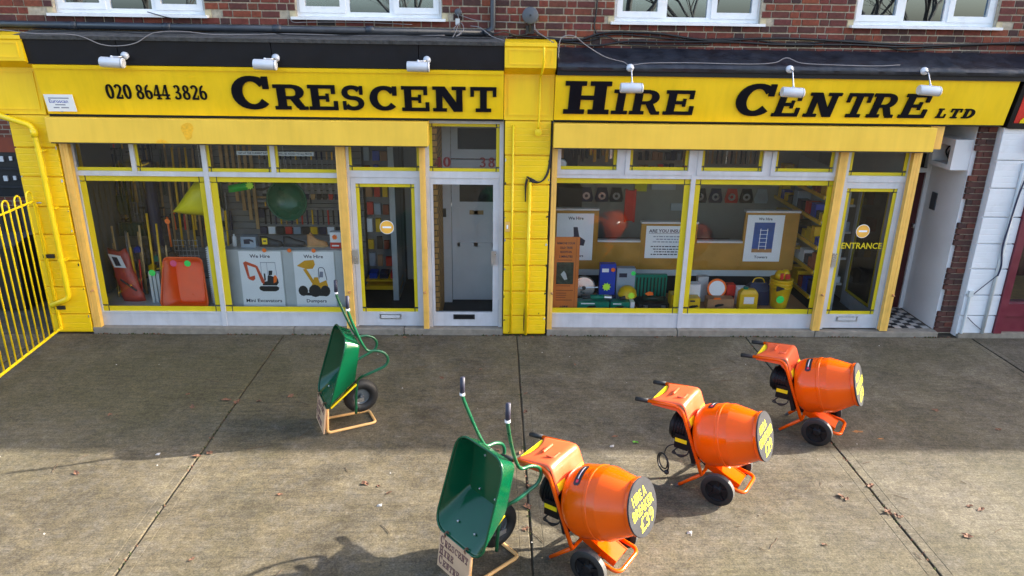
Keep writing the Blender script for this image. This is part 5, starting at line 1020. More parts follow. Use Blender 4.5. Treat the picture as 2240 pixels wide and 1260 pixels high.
long_tool('spade', -5.36, 1.2, 1.30, .95, 'tool_green', 'tool_black', 'dark green bladed spade hung highest at the far left')
long_tool('fork', -5.18, 1.25, 1.20, 1.0, 'tool_steel', 'oak', 'dark digging fork hung beside the green spade')
long_tool('rake', -4.98, 1.22, 1.15, 1.1, 'tool_black', 'tool_navy', 'black headed rake hung in the left window')
long_tool('broom', -5.22, 1.05, .95, 1.0, 'tool_green', 'tool_green', 'broom with dark green bristles at the far left')
long_tool('spade', -4.05, 1.28, .75, .8, 'tool_steel', 'fluo_orange', 'steel spade with an orange shaft behind the yellow tray')
long_tool('spade', -4.72, 1.1, .45, .85, 'tool_black', 'fluo_orange', 'black spade with an orange shaft behind the metal channel')
for i in range(5): long_tool('fork', -5.45+.17*i, 1.35, .45+.03*(i%2), .75, 'tool_steel', ['tool_navy','oak','tool_black','ash_handle','tool_black'][i], 'dark fork standing low on the tool wall at the far left', 'low forks at the far left')
one(MB().tube([(-4.90,1.1,.80),(-4.90,1.1,2.1)], .085, 14), 'roll', 'tool_navy', 'dark navy upright roll behind the tools in the left window', 'roll')
random.seed(77)
for i in range(26):
    x = -5.50+.062*i; z = random.uniform(.9,1.6); one(MB().tube([(x,1.36,z),(x+random.uniform(-.02,.02),1.40,z+random.uniform(.6,.95))], random.choice([.012,.016,.02]), 6), 'tool_shaft', random.choice(['tool_black','tool_black','tool_navy','tool_green','oak','tool_steel']), 'dark shaft in the dense row hanging on the tool wall at the far left', 'handle', 'dense dark shafts at the far left')
for i in range(9):
    x = -5.42+.17*i; b = MB(); b.prism([(-.07,0),(.07,0),(.075,.16),(.03,.22),(-.03,.22),(-.075,.16)], (x,1.33,.95+.12*(i%3)), X_, Z_, Y_, -.01, .01); one(b, 'shovel_blade', random.choice(['tool_black','tool_green','tool_steel']), 'dark shovel blade hanging among the shafts at the far left', 'shovel blade', 'shovel blades at the far left')
for i in range(12):
    a_ = random.uniform(-.03,.03); b = MB(); x = -3.95+.0*i; b = MB(); z = .70+.075*i
    b.prism([(-.11,-.012),(.02,-.018),(.11,.0+a_),(.10,.02+a_),(.0,.014),(-.10,.012)], (-3.42+.17*(i%3),1.43,1.36+.085*(i//3)+.03*(i%2)), X_, Z_, NY, 0, .02); one(b, 'trowel', random.choice(['tool_black','oak','tool_steel','tool_black']), 'small trowel laid sideways on the tool wall left of the bowl', 'trowel', 'trowels left of the bowl')
b = MB(); b.ball((-4.65,.9,.75), .09); b.tube([(-4.72,.85,.70),(-4.5,.8,.62)], .03, 8); one(b, 'drill', 'tool_black', 'black power tool lying low behind the metal channel', 'power tool')
random.seed(91)
for i, (x, y, z0, z1, m, lab) in enumerate(((-5.30,.55,.264,1.02,'oak','wooden shaft just left of the red sack top'),(-5.14,.62,.264,1.18,'tool_steel','bright steel rod rising behind the sack'),(-4.98,.70,.264,1.24,'ash_handle','pale shaft between the sack and the yellow shaft'),(-4.76,.72,.264,1.10,'oak','brown shaft right of the free yellow shaft'),(-4.60,.60,.264,.98,'ash_handle','short pale shaft behind the metal channel'),(-3.96,.62,.264,1.28,'fluo_orange','orange shaft beside the toothed board'),(-3.72,.60,.264,1.20,'pole_yellow','yellow shaft beside the window mullion'))):
    pole((x,y,z0), (x-.02,y+.12,z1), .014, m, 'tool_shaft', lab)
for i in range(10):
    x = -5.38+.085*i; z = .42+.13*(i%4); b = MB(); b.prism([(-.05,0),(.04,.01),(.05,.06),(.0,.10),(-.045,.07)], (x,.95,z), X_, Z_, NY, 0, .05); one(b, 'small_tool', ['tool_black','red','tool_steel','pack_blue','tool_black','pole_yellow','pack_green','tool_steel'][i%8], 'small tool heaped behind the shafts low in the left window', 'tool', 'heap of small tools in the left window')
for i in range(12):
    x = -4.72+.075*i; b = MB(); b.tube([(x,1.32,1.05),(x,1.34,1.34)], .018, 8); one(b, 'tool_grip', ['fluo_orange','tool_black','red','tool_black','pole_yellow','tool_navy'][i%6], 'coloured tool grip hanging in a row behind the orange tray', 'grip', 'row of tool grips behind the orange tray')
b = MB()
for k in range(7): b.tube([(-4.62+.055*k,.98,.66),(-4.62+.055*k,.98,1.0)], .004, 5)
for k in range(5): b.tube([(-4.63,.98,.68+.075*k),(-4.28,.98,.68+.075*k)], .004, 5)
one(b, 'wire_panel', 'steel', 'small steel wire panel standing behind the orange tray', 'wire panel')
for i in range(11):
    x = -3.45+.125*i; b = MB(); b.prism([(-.05,0),(.05,0),(.05,.11),(-.05,.11)], (x,1.40,.98-.0*i), X_, Z_, NY, 0, .025); one(b, 'carded_part', ['tool_navy','paper','tool_black','red','pack_grey','tool_black','pole_yellow'][i%7], 'carded part in the bottom row of the tool wall above the shoes', 'pack', 'bottom row of carded parts')
# hanging goods in the second pane
t = thing('hose_coil', (-3.41,.52,1.78), 'bright green coiled strap hanging at the top of the second pane', 'coil')
b = MB(); b.rings([[(-3.41+.165*math.cos(a), .52+.06*math.sin(a), 1.865+.05*math.cos(a)*.6+h) for h in (-.045,.045)] for a in [2*math.pi*i/28 for i in range(29)]], False, False, False); o = b.build('strap', 'hose_green', t, True); md = o.modifiers.new('s','SOLIDIFY'); md.thickness = .006
b = MB(); b.tube([(-3.41,.52,1.9),(-3.41,.52,2.6)], .003, 5); b.build('wire', 'steel', t)
sticker(-3.265,.44,1.90,'fluo_lime','lime star sticker on the green coil',.058,True)
t = thing('green_bowl', (-2.82,.62,1.45), 'dark green plastic bowl hung on its side in the second pane', 'bowl')
b = MB(); b.lathe([(0,.27),(.01,.275),(.03,.262),(.12,.20),(.17,.12),(.18,0)], (-2.81,.50,1.69), (.12,1,.05), 30); o = smooth_angle(b.build('bowl', 'bowl_green', t), 30); b = MB(); b.tube([Vector((-2.81,.50,1.69))+X_*.272*math.cos(k*.2618)+Z_*.272*math.sin(k*.2618)-Y_*.033*math.cos(k*.2618) for k in range(24)], .012, 6, loop=True); b.build('rim', 'bowl_green', t, True); b = MB(); b.tube([(-2.8,.5,1.95),(-2.8,.5,2.6)], .003, 5); b.build('wire', 'steel', t)
for i in range(6): one(MB().box(-3.98+.085*i, -3.935+.085*i, 1.39, 1.41, 1.75-.14*i, 2.42), 'wood_staff', 'oak', 'flat wooden staff hung behind the second pane', 'staff', 'stepped row of wooden staffs')
# hand tools on the tool wall
def hand_tool(kind, x, z, y=1.44, s=1.0, label=None, grp=None, hm=None):
    b = MB(); t = None
    if kind == 'hammer': b.tube([(x,y-.015,z),(x,y-.015,z+.24*s)], .012, 6); h = (lambda q: q.box(x-.055*s,x+.045*s,y-.03,y-.002,z+.235*s,z+.275*s))
    elif kind == 'saw': b.prism([(-.02,0),(.03,0),(.045,.08),(-.025,.08)], (x,y,z), X_, Z_, NY, .002, .022); h = (lambda q: q.prism([(-.02,.081),(.04,.081),(.012,.36*s),(-.02,.36*s)], (x,y,z), X_, Z_, NY, .008, .011))
    elif kind == 'chisel': b.tube([(x,y-.012,z+.12*s),(x,y-.012,z+.22*s)], .013, 6); h = (lambda q: q.box(x-.011,x+.011,y-.014,y-.008,z,z+.12*s))
    elif kind == 'wrench': b.box(x-.009,x+.009,y-.015,y-.008,z+.03,z+.20*s); h = (lambda q: q.lathe([(0,.01),(0,.026),(.01,.026),(.01,.01)], (x,y-.007,z+.215*s), NY, 10))
    else: b.tube([(x-.025,y-.012,z),(x,y-.012,z+.10*s)], .008, 6); b.tube([(x+.025,y-.012,z),(x,y-.012,z+.10*s)], .008, 6); h = (lambda q: q.prism([(-.014,.10*s),(.014,.10*s),(.006,.16*s),(-.006,.16*s)], (x,y,z), X_, Z_, NY, .006, .018))
    t = thing(kind, (x,y,z), label, kind, grp); b.build('handle', hm or random.choice(['tool_black','tool_black','tool_black','tool_black','oak','red','tool_navy','tool_navy','pole_yellow']), t); q = MB(); h(q); q.build('head', 'tool_steel', t)
for i in range(16): hand_tool('saw', -3.40+.088*i, 1.50, s=.95, label='hand saw hung in the upper row of the tool wall behind the shelf', grp='hand saws in the upper row')
for i in range(18): hand_tool('hammer', -3.42+.078*i, 1.12, s=.95, label='hammer hung in the middle row of the tool wall', grp='hammers in the middle row')
for i in range(18): hand_tool('chisel', -3.42+.075*i, 1.95, s=1.15, label='chisel hung in the top row of the tool wall', grp='chisels in the top row')
for i in range(9): hand_tool('pliers', -2.80+.085*i, 2.28, label='pliers hung above the tool wall chisels', grp='pliers near the ceiling')
for i in range(10): hand_tool('wrench', -3.40+.075*i, 1.40 if i % 2 else 1.36, s=.7, label='wrench hung between the two middle rows', grp='wrenches on the tool wall')
for i in range(8): hand_tool('hammer', -5.48+.12*i, 2.22, s=.8, label='hammer hung high on the tool wall at the far left', grp='hammers high at the far left')
for k, (x, z, m) in enumerate(((-2.25,1.62,'red'),(-2.14,1.42,'paper'),(-2.26,1.25,'tool_black'),(-2.12,1.72,'cardboard'),(-3.52,1.22,'tool_navy'))):
    one(MB().box(x,x+.10,1.41,1.448,z,z+.14), 'blister_pack', m, ['red carded pack high at the right end of the tool wall','white carded pack below the red one on the tool wall','black carded pack low at the right end of the tool wall','brown carded pack beside the door end of the tool wall','navy carded pack left of the hammers'][k], 'pack')
t = thing('long_notice', (-2.9,.055,2.36), 'narrow printed notice strip across two toplights', 'notice')
BX('strip', 'panel_grey', t, -3.24, -2.83, .016, .018, 2.375, 2.425); BX('strip', 'panel_grey', t, -2.74, -2.28, .016, .018, 2.37, 2.42)
stext('VAT AT THE CURRENT RATE', (-3.03,.0155,2.388), X_, Z_, NY, 0, 0, .026, width=.38, bold=.02).build('wording', 'ink', t); stext('WILL BE ADDED TO ALL PRICES', (-2.51,.0155,2.383), X_, Z_, NY, 0, 0, .026, width=.42, bold=.02).build('wording', 'ink', t)
BX('pelmet', 'wood_counter', it, -5.5, -2.02, 1.0, 1.05, 2.42, 2.60)
# goods on the white shelf
t = thing('boot', (-2.40,.33,1.097), 'tan leather work boot on the white shelf', 'boot')
def shoe(t, x, m, sole, top=.15, L=.27):
    b = MB(); rg = []
    for k, (q, w_, h) in enumerate(((0,.035,top),(.12,.045,top),(.3,.047,top*.95),(.42,.045,.095),(.6,.047,.075),(.8,.050,.062),(.93,.042,.05),(1,.015,.035))):
        xx = x+q*L; rg.append([(xx, .33+w_*math.cos(a)*(1 if math.sin(a) < 0 else (.75)), 1.118+max(0, math.sin(a))*h*.98+min(0,math.sin(a))*.004) for a in [2*math.pi*i/12 for i in range(12)]])
    b.rings(rg); b.build('upper', m, t, True); b = MB(); b.prism([(x-.005,-.045),(x+L*.5,-.047),(x+L*.85,-.052),(x+L+.006,-.02),(x+L+.006,.02),(x+L*.85,.052),(x+L*.5,.047),(x-.005,.045)], (0,.33,0), X_, Y_, Z_, 1.097, 1.117); b.build('sole', sole, t)
shoe(t, -2.53, 'tan_leather', 'oak'); b = MB(); b.ball((-2.48,.33,1.27), .022); b.build('tongue', 'tan_leather', t, True)
t = thing('boot', (-2.98,.33,1.097), 'black work shoe on the white shelf, left of the other black one', 'shoe'); shoe(t, -3.16, 'shoe_black', 'tool_black', .12, .29)
t = thing('boot', (-2.70,.33,1.097), 'black work shoe on the white shelf next to the tan boot', 'shoe'); shoe(t, -2.85, 'shoe_black', 'tool_black', .12, .29)
t = thing('price_tag', (-3.08,.27,1.16), 'yellow price tag on the black shoe', 'tag'); BX('card', 'label_yellow', t, -3.12, -3.05, .262, .266, 1.14, 1.225); BX('price','ink',t,-3.105,-3.065,.2605,.2615,1.175,1.195)
t = thing('tool_box_pack', (-3.3,.3,1.097), 'pale blue boxed tool on the left of the white shelf', 'box'); BX('carton', 'pack_grey', t, -3.40, -3.20, .25, .37, 1.097, 1.245); b = MB(); b.prism([(-.06,.05),(.02,.05),(.02,.09),(.07,.07),(.07,.10),(.02,.12),(-.06,.11)], (-3.30,.25,1.097), X_, Z_, NY, .0005, .0012); b.build('picture', 'ink', t)
t = thing('small_carton', (-2.13,.28,1.097), 'white and red carton at the right end of the white shelf', 'box'); BX('carton', 'paper', t, -2.205, -2.06, .24, .34, 1.18, 1.32); BX('carton_base', 'red', t, -2.205, -2.06, .24, .34, 1.097, 1.179); BX('print','paper',t,-2.185,-2.09,.2385,.2395,1.125,1.145)
sticker(-2.14,.235,1.255,'fluo_orange','orange star sticker on the white and red carton',.04,True)
one(MB().lathe([(0,0),(0,.028),(.13,.028),(.15,.012),(.17,.012),(.171,0)], (-3.50,.30,1.097), Z_, 14), 'bottle', 'paper', 'small white bottle at the far left of the white shelf', 'bottle', None, True)
for x, lab in ((-3.05,'orange round sticker above the excavator poster'),(-2.72,'orange round sticker between the two posters'),(-2.40,'orange round sticker above the dumper poster')): sticker(x,.10,1.105,'fluo_orange',lab,.028)
# posters
def poster(x0, x1, z0, z1, y, label, top, bottom, frame='panel_grey'):
    t = thing('poster', ((x0+x1)/2, y, z0), label, 'poster'); BX('sheet', 'paper', t, x0, x1, y, y+.004, z0, z1); b = MB(); e = .012
    b.box(x0-e,x1+e,y-.003,y+.008,z0-e,z0); b.box(x0-e,x1+e,y-.003,y+.008,z1,z1+e); b.box(x0-e,x0,y-.002,y+.008,z0,z1); b.box(x1,x1+e,y-.002,y+.008,z0,z1); b.build('frame', frame, t)
    w_ = x1-x0; cx = (x0+x1)/2; h = z1-z0
    stext(top, (cx,y,z1-h*.115), X_, Z_, NY, 0, 0, h*.062, width=w_*.48, bold=.02).build('heading', 'ink', t); stext(bottom, (cx,y,z0+h*.075), X_, Z_, NY, 0, 0, h*.062, width=w_*(.86 if len(bottom) > 8 else .5), bold=.02).build('caption', 'ink', t)
    return t
def flat(t, name, m, o, polys, s=1.0, d=.0006):
    b = MB()
    for i, p in enumerate(polys): b.prism([(a*s, c*s) for a, c in p], o, X_, Z_, NY, 0.0, d+i*.0003)
    b.build(name, m, t)
t = poster(-3.41,-2.85,.30,1.08,.135,'white poster of an orange mini excavator captioned Mini Excavators','We Hire','Mini Excavators'); o = Vector((-3.41,.1345,.30))
flat(t,'digger_arm','digger_orange',o,[[(.05,.62),(.085,.64),(.10,.60),(.12,.42),(.09,.42)],[(.07,.60),(.085,.64),(.22,.585),(.21,.55)],[(.20,.585),(.235,.575),(.315,.36),(.30,.32),(.27,.34)],[(.085,.415),(.12,.42),(.19,.44),(.19,.39),(.16,.365),(.11,.385)]])
flat(t,'digger_body','tool_black',o,[[(.23,.265),(.25,.29),(.47,.29),(.50,.27),(.49,.235),(.45,.215),(.28,.215),(.24,.235)],[(.28,.30),(.47,.30),(.50,.34),(.49,.40),(.40,.44),(.36,.44),(.35,.36),(.29,.35)],[(.37,.44),(.42,.45),(.43,.51),(.38,.51)],[(.31,.37),(.33,.37),(.33,.47),(.31,.47)]]); flat(t,'digger_cowl','fluo_orange',o,[[(.43,.33),(.47,.35),(.485,.42),(.46,.45),(.44,.43)]],1,.0022)
flat(t,'digger_cab','ink_light',o,[[(.275,.36),(.28,.36),(.285,.62),(.28,.62)],[(.48,.44),(.485,.44),(.475,.62),(.47,.62)],[(.275,.62),(.475,.62),(.475,.628),(.275,.628)],[(.36,.45),(.364,.45),(.364,.62),(.36,.62)]])
t = poster(-2.69,-2.15,.30,1.08,.136,'white poster of a yellow dumper captioned Dumpers','We Hire','Dumpers'); o = Vector((-2.69,.1355,.30))
flat(t,'dumper_body','dumper_yellow',o,[[(.04,.58),(.15,.655),(.27,.665),(.285,.60),(.25,.54),(.16,.535)],[(.12,.53),(.165,.54),(.28,.32),(.24,.31)],[(.22,.30),(.26,.42),(.31,.42),(.33,.34),(.42,.38),(.44,.30),(.42,.24),(.24,.25)]]); flat(t,'dumper_wheels','tool_black',o,[[(.10+.065*math.cos(k*.5236),.225+.075*math.sin(k*.5236)) for k in range(12)],[(.26+.085*math.cos(k*.5236),.225+.09*math.sin(k*.5236)) for k in range(12)],[(.40+.065*math.cos(k*.5236),.225+.08*math.sin(k*.5236)) for k in range(12)],[(.10,.16),(.40,.15),(.42,.20),(.10,.20)]],1,.0018)
flat(t,'dumper_driver','ink_light',o,[[(.33,.42),(.38,.42),(.385,.50),(.34,.50)]],1,.0018); b = MB(); b.tube(fillet([(.325,0,.40),(.325,0,.56),(.40,0,.56),(.43,0,.38)],.04), .004, 5); b.v = [v+o+Vector((0,-.004,0)) for v in b.v]; b.build('roll_bar', 'ink', t)
# stock seen through the left glass door
sd = thing('door_shelf_rack', (-1.75,1.25,.072), 'rack of carded goods and yellow edged shelves behind the left glass door', 'rack')
BX('back', 'slatwall', sd, -1.94, -1.42, 1.56, 1.60, .072, 2.5); BX('shelf', 'pole_yellow', sd, -1.94, -1.42, 1.22, 1.56, .16, .22); BX('shelf', 'pole_yellow', sd, -1.94, -1.42, 1.25, 1.56, .28, .31)
random.seed(5)
for r in range(7):
    for c in range(4):
        x = -1.92+c*.122+random.uniform(-.01,.01); z = .45+r*.27; m = random.choice(['red','tool_black','paper','pole_yellow','pack_blue','pack_grey','tool_black','terracotta','cardboard'])
        BX('carded_tool', m, sd, x, x+random.uniform(.07,.10), 1.50, 1.558, z, z+random.uniform(.13,.21))
for i in range(3): BX('boxed_stock', ['pack_blue','tool_navy','red'][i], sd, -1.90+.16*i, -1.78+.16*i, 1.3, 1.5, .312, .40)
wd = thing('stock_door', (-1.15,1.9,.072), 'pale inner door with a dark poster behind the left glass door', 'door'); BX('leaf', 'white_wall', wd, -1.40, -.97, 1.98, 2.02, .072, 2.4); BX('poster', 'pack_grey', wd, -1.30, -.98, 1.97, 1.978, .30, 1.0); BX('poster', 'pack_grey', wd, -1.30, -.98, 1.97, 1.978, 1.08, 1.55); b = MB(); b.tube([(-1.05,1.965,.75),(-1.13,1.965,.42)], .012, 6); b.build('print', 'ink', wd)
one(MB().box(-1.50,-1.42,1.0,1.9,.072,2.5), 'partition_post', 'panel_grey', 'grey partition post behind the left glass door', 'post')

# ================================================================== WINDOW DISPLAY, RIGHT SHOP
BX('display_bed', 'cardboard', it, 0.80, 4.42, 0.056, 0.86, 0.20, 0.266)
cp = thing('counter', (2.6,.97,.072), 'long wooden serving counter with white capping behind the right windows', 'counter')
for x0, x1, z1 in ((.78,1.50,1.485),(1.501,2.125,1.02),(2.126,2.95,1.30),(2.951,3.625,1.02),(3.626,4.42,1.475)):
    BX('front_panel', 'wood_counter', cp, x0, x1, .95, .985, .60, z1); BX('capping', 'counter_top', cp, x0-.004 if z1 > 1.1 else x0, x1+.004 if z1 > 1.1 else x1, .925, 1.02, z1+.001, z1+.028)
BX('back_counter', 'tool_black', cp, 1.5, 3.63, 1.30, 1.55, .60, .92); BX('plinth', 'tool_black', cp, .80, 4.40, 1.05, 1.10, .072, .60); BX('kick_grille', 'panel_grey', cp, .80, 4.40, .97, .99, .50, .597)
def shop_notice(x0, x1, z0, z1, label): 
    t = thing('poster', ((x0+x1)/2,.945,z0), label, 'poster'); BX('sheet', 'paper', t, x0, x1, .938, .945, z0, z1); return t
t = shop_notice(.90,1.43,.74,1.44,'framed We Hire poster on the left end of the counter'); stext('We Hire',(1.17,.9375,1.35),X_,Z_,NY,0,0,.045,width=.22,bold=.02).build('heading','ink',t); stext('Breakers',(1.20,.9375,.79),X_,Z_,NY,0,0,.04,width=.2,bold=.02).build('caption','ink',t)
b = MB(); b.prism([(.15,.25),(.40,.22),(.42,.30),(.33,.36),(.30,.50),(.24,.50),(.25,.36),(.16,.33)], (.90,.938,.74), X_, Z_, NY, .0005, .001); b.build('picture', 'tool_navy', t)
t = shop_notice(2.20,2.86,.78,1.265,'white notice headed ARE YOU INSURED on the counter'); stext('ARE YOU INSURED',(2.53,.9375,1.17),X_,Z_,NY,0,0,.048,width=.58,bold=.025).build('heading','ink',t)
b = MB(); b.box(2.24,2.82,.937,.938,1.155,1.16); b.build('underline','ink',t)
random.seed(9)
for i, z in enumerate((1.10,1.06,1.02,.95,.91,.87,.83)):
    w_ = random.uniform(.34,.56); x = 2.53-w_/2; b = MB()
    while x < 2.53+w_/2-.02:
        q = random.uniform(.02,.06); b.box(x, x+q, .9365, .9376, z, z+.015); x += q+.012
    b.build('text_line','ink_light' if i < 3 else 'ink',t)
t = shop_notice(3.66,4.20,.74,1.44,'framed We Hire Towers poster with blue picture on the counter'); stext('We Hire',(3.92,.9375,1.365),X_,Z_,NY,0,0,.04,width=.2,bold=.02).build('heading','ink',t); stext('Towers',(3.92,.9375,.79),X_,Z_,NY,0,0,.04,width=.2,bold=.02).build('caption','ink',t)
BX('picture','photo_sky',t,3.77,4.07,.935,.9375,.88,1.33); b = MB()
for k in range(5): b.box(3.86,3.98,.934,.9348,.97+.06*k,.978+.06*k)
b.box(3.865,3.875,.9335,.9339,.92,1.24); b.box(3.965,3.975,.9335,.9339,.92,1.24); b.build('tower_print','paper',t); BX('picture_ground','tan_leather',t,3.77,4.07,.9338,.9349,.88,.935)
# orange poster against the glass
t = thing('poster', (.98,.05,.30), 'tall orange poster with a dark photograph against the right window', 'poster'); BX('sheet','poster_orange',t,.80,1.135,.05,.054,.288,1.335); BX('photograph','photo_dark',t,.835,1.065,.047,.0495,.675,.985); b = MB(); b.prism([(.06,.14),(.10,.19),(.13,.15),(.15,.07),(.11,.06)],(.835,.047,.675),X_,Z_,NY,.0004,.001); b.build('figure','panel_grey',t)
for txt, z, h, w_ in (('REMOVE YOUR',1.235,.028,.24),('OLD TREE',1.175,.028,.17),('ROOTS IN',1.115,.028,.15),('2 MINUTES',1.05,.03,.18),('HIRE',.33,.034,.11)): stext(txt,(.955,.0495,z),X_,Z_,NY,0,0,h,width=w_,bold=.03).build('wording','ink',t)
b = MB()
for z, w_ in ((1.01,.2),(.645,.19),(.58,.23),(.54,.14),(.51,.14),(.48,.13),(.44,.22)): b.box(.84,.84+w_,.049,.0496,z,z+.010)
b.box(1.09,1.094,.049,.0496,.29,1.33); b.build('small_print','terracotta',t)
# power tools and boxes on the window bed
zb = .267
t = thing('circular_saw', (1.3,.45,zb), 'silver guarded circular saw on the window bed behind the orange poster', 'saw'); b = MB(); b.lathe([(0,0),(0,.16),(.02,.165),(.05,.15),(.06,0)], (1.26,.44,.50), (0,-1,.1), 26); b.build('guard','steel',t); b = MB(); b.lathe([(0,.03),(.02,.025),(.021,0)],(1.26,.38,.506),(0,-1,.1),12); b.build('arbor','tool_black',t); b = MB(); b.box(1.10,1.46,.40,.62,zb,zb+.03); b.ball((1.34,.55,.42),.10); b.build('body','tool_black',t); b = MB(); b.tube([(1.20,.37,.50),(1.46,.37,.52)],.01,6); b.build('fence','steel',t)
def carton(x0,x1,y0,y1,z0,z1,m,label,txt=None,tm='paper'):
    t = thing('product_box', ((x0+x1)/2,(y0+y1)/2,z0), label, 'box'); BX('carton',m,t,x0,x1,y0,y1,z0,z1)
    if txt: b = MB(); b.box(x0+(x1-x0)*.12,x0+(x1-x0)*.55,y0-.0016,y0-.0006,z1-(z1-z0)*.26,z1-(z1-z0)*.14); b.build('print',tm,t)
    b = MB(); cx = x0+(x1-x0)*.45; b.prism([(-.06,.0),(.02,.01),(.07,.03),(.05,.05),(-.02,.045),(-.06,.03)],(cx,y0-.001,z0+(z1-z0)*.25),X_,Z_,NY,.0004,.0009); b.build('picture','tool_black',t); return t
carton(1.14,1.585,.10,.24,zb,.405,'pack_green','green power tool carton at the front of the window bed, the wider one','GRINDER'); carton(1.605,1.87,.10,.24,zb,.40,'pack_green','green power tool carton at the front, the narrower one','SANDER')
one(MB().box(1.88,1.935,.10,.24,zb,.40),'white_carton','paper','narrow white carton next to the green cartons','box')
carton(1.48,1.70,.40,.50,.40,.85,'pack_blue','tall blue pack standing behind the green cartons','TOOL'); carton(1.73,1.99,.46,.58,zb,.77,'pack_grey','grey blue pack behind the yellow hard hat','PUMP','ink')
one(MB().box(1.46,1.72,.38,.52,zb,.40),'plinth_box','tool_navy','dark box under the tall blue pack','box')
sticker(1.66,.395,.77,'fluo_orange','orange sticker on the tall blue pack',.03); sticker(1.96,.455,.70,'fluo_green','green sticker on the grey blue pack',.032); sticker(1.575,.36,.53,'fluo_lime','lime star sticker in front of the tall blue pack',.065,True); sticker(1.90,.20,.46,'fluo_lime','lime star sticker in front of the hard hat',.055,True)
t = thing('angle_grinder', (1.42,.28,.41), 'green angle grinder lying on top of the wider green carton', 'power tool'); b = MB(); b.tube([(1.33,.18,.445),(1.52,.18,.445)],[.035,.03],10); b.build('body','pack_green',t,True); b = MB(); b.tube([(1.52,.18,.445),(1.62,.18,.44)],.032,10); b.build('head','steel',t); b = MB(); b.tube([(1.22,.18,.435),(1.33,.18,.445)],.024,8); b.build('handle','tool_black',t)
t = thing('hard_hat', (1.87,.32,.40), 'yellow hard hat on the window bed', 'hat'); b = MB(); b.lathe([(0,.135),(.005,.13),(.06,.118),(.10,.085),(.125,.03),(.127,0)],(1.87,.34,.43),(0,-.2,1),20); b.build('shell','bucket_yellow',t,True); b = MB(); b.tube([(1.74,.2,.41),(1.82,.2,.43)],.03,8); b.build('visor','tool_black',t); b = MB(); b.lathe([(0,.10),(.16,.10)],(1.87,.34,.268),Z_,14,True,True); b.build('stand','tool_black',t)
t = thing('tool_case', (2.22,.4,zb), 'open dark green power tool case', 'case'); b = MB(); b.box(2.0,2.46,.52,.58,zb+.02,.66); b.build('lid','pack_green',t); b = MB(); b.box(2.0,2.46,.20,.50,zb,.34); b.build('base','tool_black',t); BX('latch','steel',t,2.08,2.14,.19,.199,.28,.32); BX('latch','steel',t,2.33,2.39,.19,.199,.28,.32); b = MB(); b.tube([(2.1,.35,.37),(2.38,.3,.38)],.035,10); b.build('drill','tool_green',t,True)
for k in range(9): BX('lid_rib','tool_green',t,2.02+.05*k,2.04+.05*k,.512,.519,zb+.05,.62)
one(MB().prism([(-.06,0),(.0,.03),(.05,.02),(.06,-.02),(-.02,-.03)],(2.16,.26,.47),X_,Z_,NY,0,.004),'price_flag','fluo_orange','orange price flag above the open tool case','sticker')
carton(2.44,2.62,.12,.30,zb,.50,'bucket_yellow','yellow carton left of the centre mullion',None); carton(2.68,2.84,.10,.26,zb,.46,'bucket_yellow','yellow carton right of the centre mullion','DISC','ink'); one(MB().box(2.69,2.88,.28,.42,zb,.60),'white_carton','paper','white carton behind the yellow one at the centre mullion','box'); one(MB().box(2.90,3.05,.5,.6,zb,.64),'white_carton','panel_grey','grey white carton behind the red ringed disc','box')
t = thing('cutting_disc', (3.14,.36,.45), 'white cutting disc with a red ring and a black C emblem', 'disc'); b = MB(); b.lathe([(0,0),(0,.135),(.006,.14),(.012,.135),(.012,0)],(3.14,.385,.51),(0,-1,.12),28); b.build('ring','fluo_orange',t); b = MB(); b.lathe([(0,.112),(.002,.112),(.002,0)],(3.14,.3725,.5115),(0,-1,.12),28); b.build('face','paper',t)
b = MB(); b.add(*(lambda g: (g.v,g.f))(glyph('C',(3.14,.3695,.46),X_,Vector((0,.12,1)).normalized(),(0,-1,.12),-.06,.06,.11,0,.001))); b.build('emblem','ink',t)
carton(2.97,3.34,.18,.34,zb,.42,'cardboard','brown cardboard box in front of the cutting disc',None); carton(3.30,3.42,.42,.54,zb,.55,'red','small red carton behind the brown box',None); one(MB().box(3.43,3.58,.40,.5,zb,.52),'white_carton','paper','white carton left of the yellow jug','box'); one(MB().prism([(-.06,0),(.05,0),(.04,.03),(-.05,.03)],(3.1,.17,.42),X_,Z_,NY,0,.004),'price_flag','fluo_orange','orange price flag on the brown cardboard box','sticker')
t = thing('yellow_jug', (3.54,.22,zb), 'small yellow jerry can with a green cap on the window bed', 'jug'); b = MB(); b.rings([[(3.41,.17,zb),(3.67,.17,zb),(3.67,.30,zb),(3.41,.30,zb)],[(3.41,.17,.50),(3.67,.17,.50),(3.67,.30,.50),(3.41,.30,.50)],[(3.45,.19,.56),(3.63,.19,.56),(3.63,.28,.56),(3.45,.28,.56)]]); o = b.build('body','bucket_yellow',t); md = o.modifiers.new('b','BEVEL'); md.width = .015; md.segments = 2
b = MB(); b.lathe([(0,.035),(.03,.035),(.031,0)],(3.50,.235,.56),Z_,12); b.build('cap','pack_green',t); BX('label_patch','paper',t,3.47,3.61,.166,.1695,.36,.46)
t = thing('tool_bag', (3.74,.45,zb), 'dark blue tool bag behind the yellow jug', 'bag'); b = MB(); b.rings([[(3.60,.36,zb),(3.90,.36,zb),(3.90,.54,zb),(3.60,.54,zb)],[(3.58,.35,.48),(3.92,.35,.48),(3.92,.55,.48),(3.58,.55,.48)],[(3.64,.42,.58),(3.86,.42,.58),(3.86,.48,.58),(3.64,.48,.58)]]); b.build('body','tool_navy',t); b = MB(); b.tube(spline([(3.66,.45,.57),(3.70,.45,.64),(3.80,.45,.64),(3.84,.45,.57)]),.008,6); b.build('strap','pole_yellow',t)
t = thing('bucket_stack', (4.02,.32,zb), 'stack of yellow buckets with gloves on top', 'bucket')
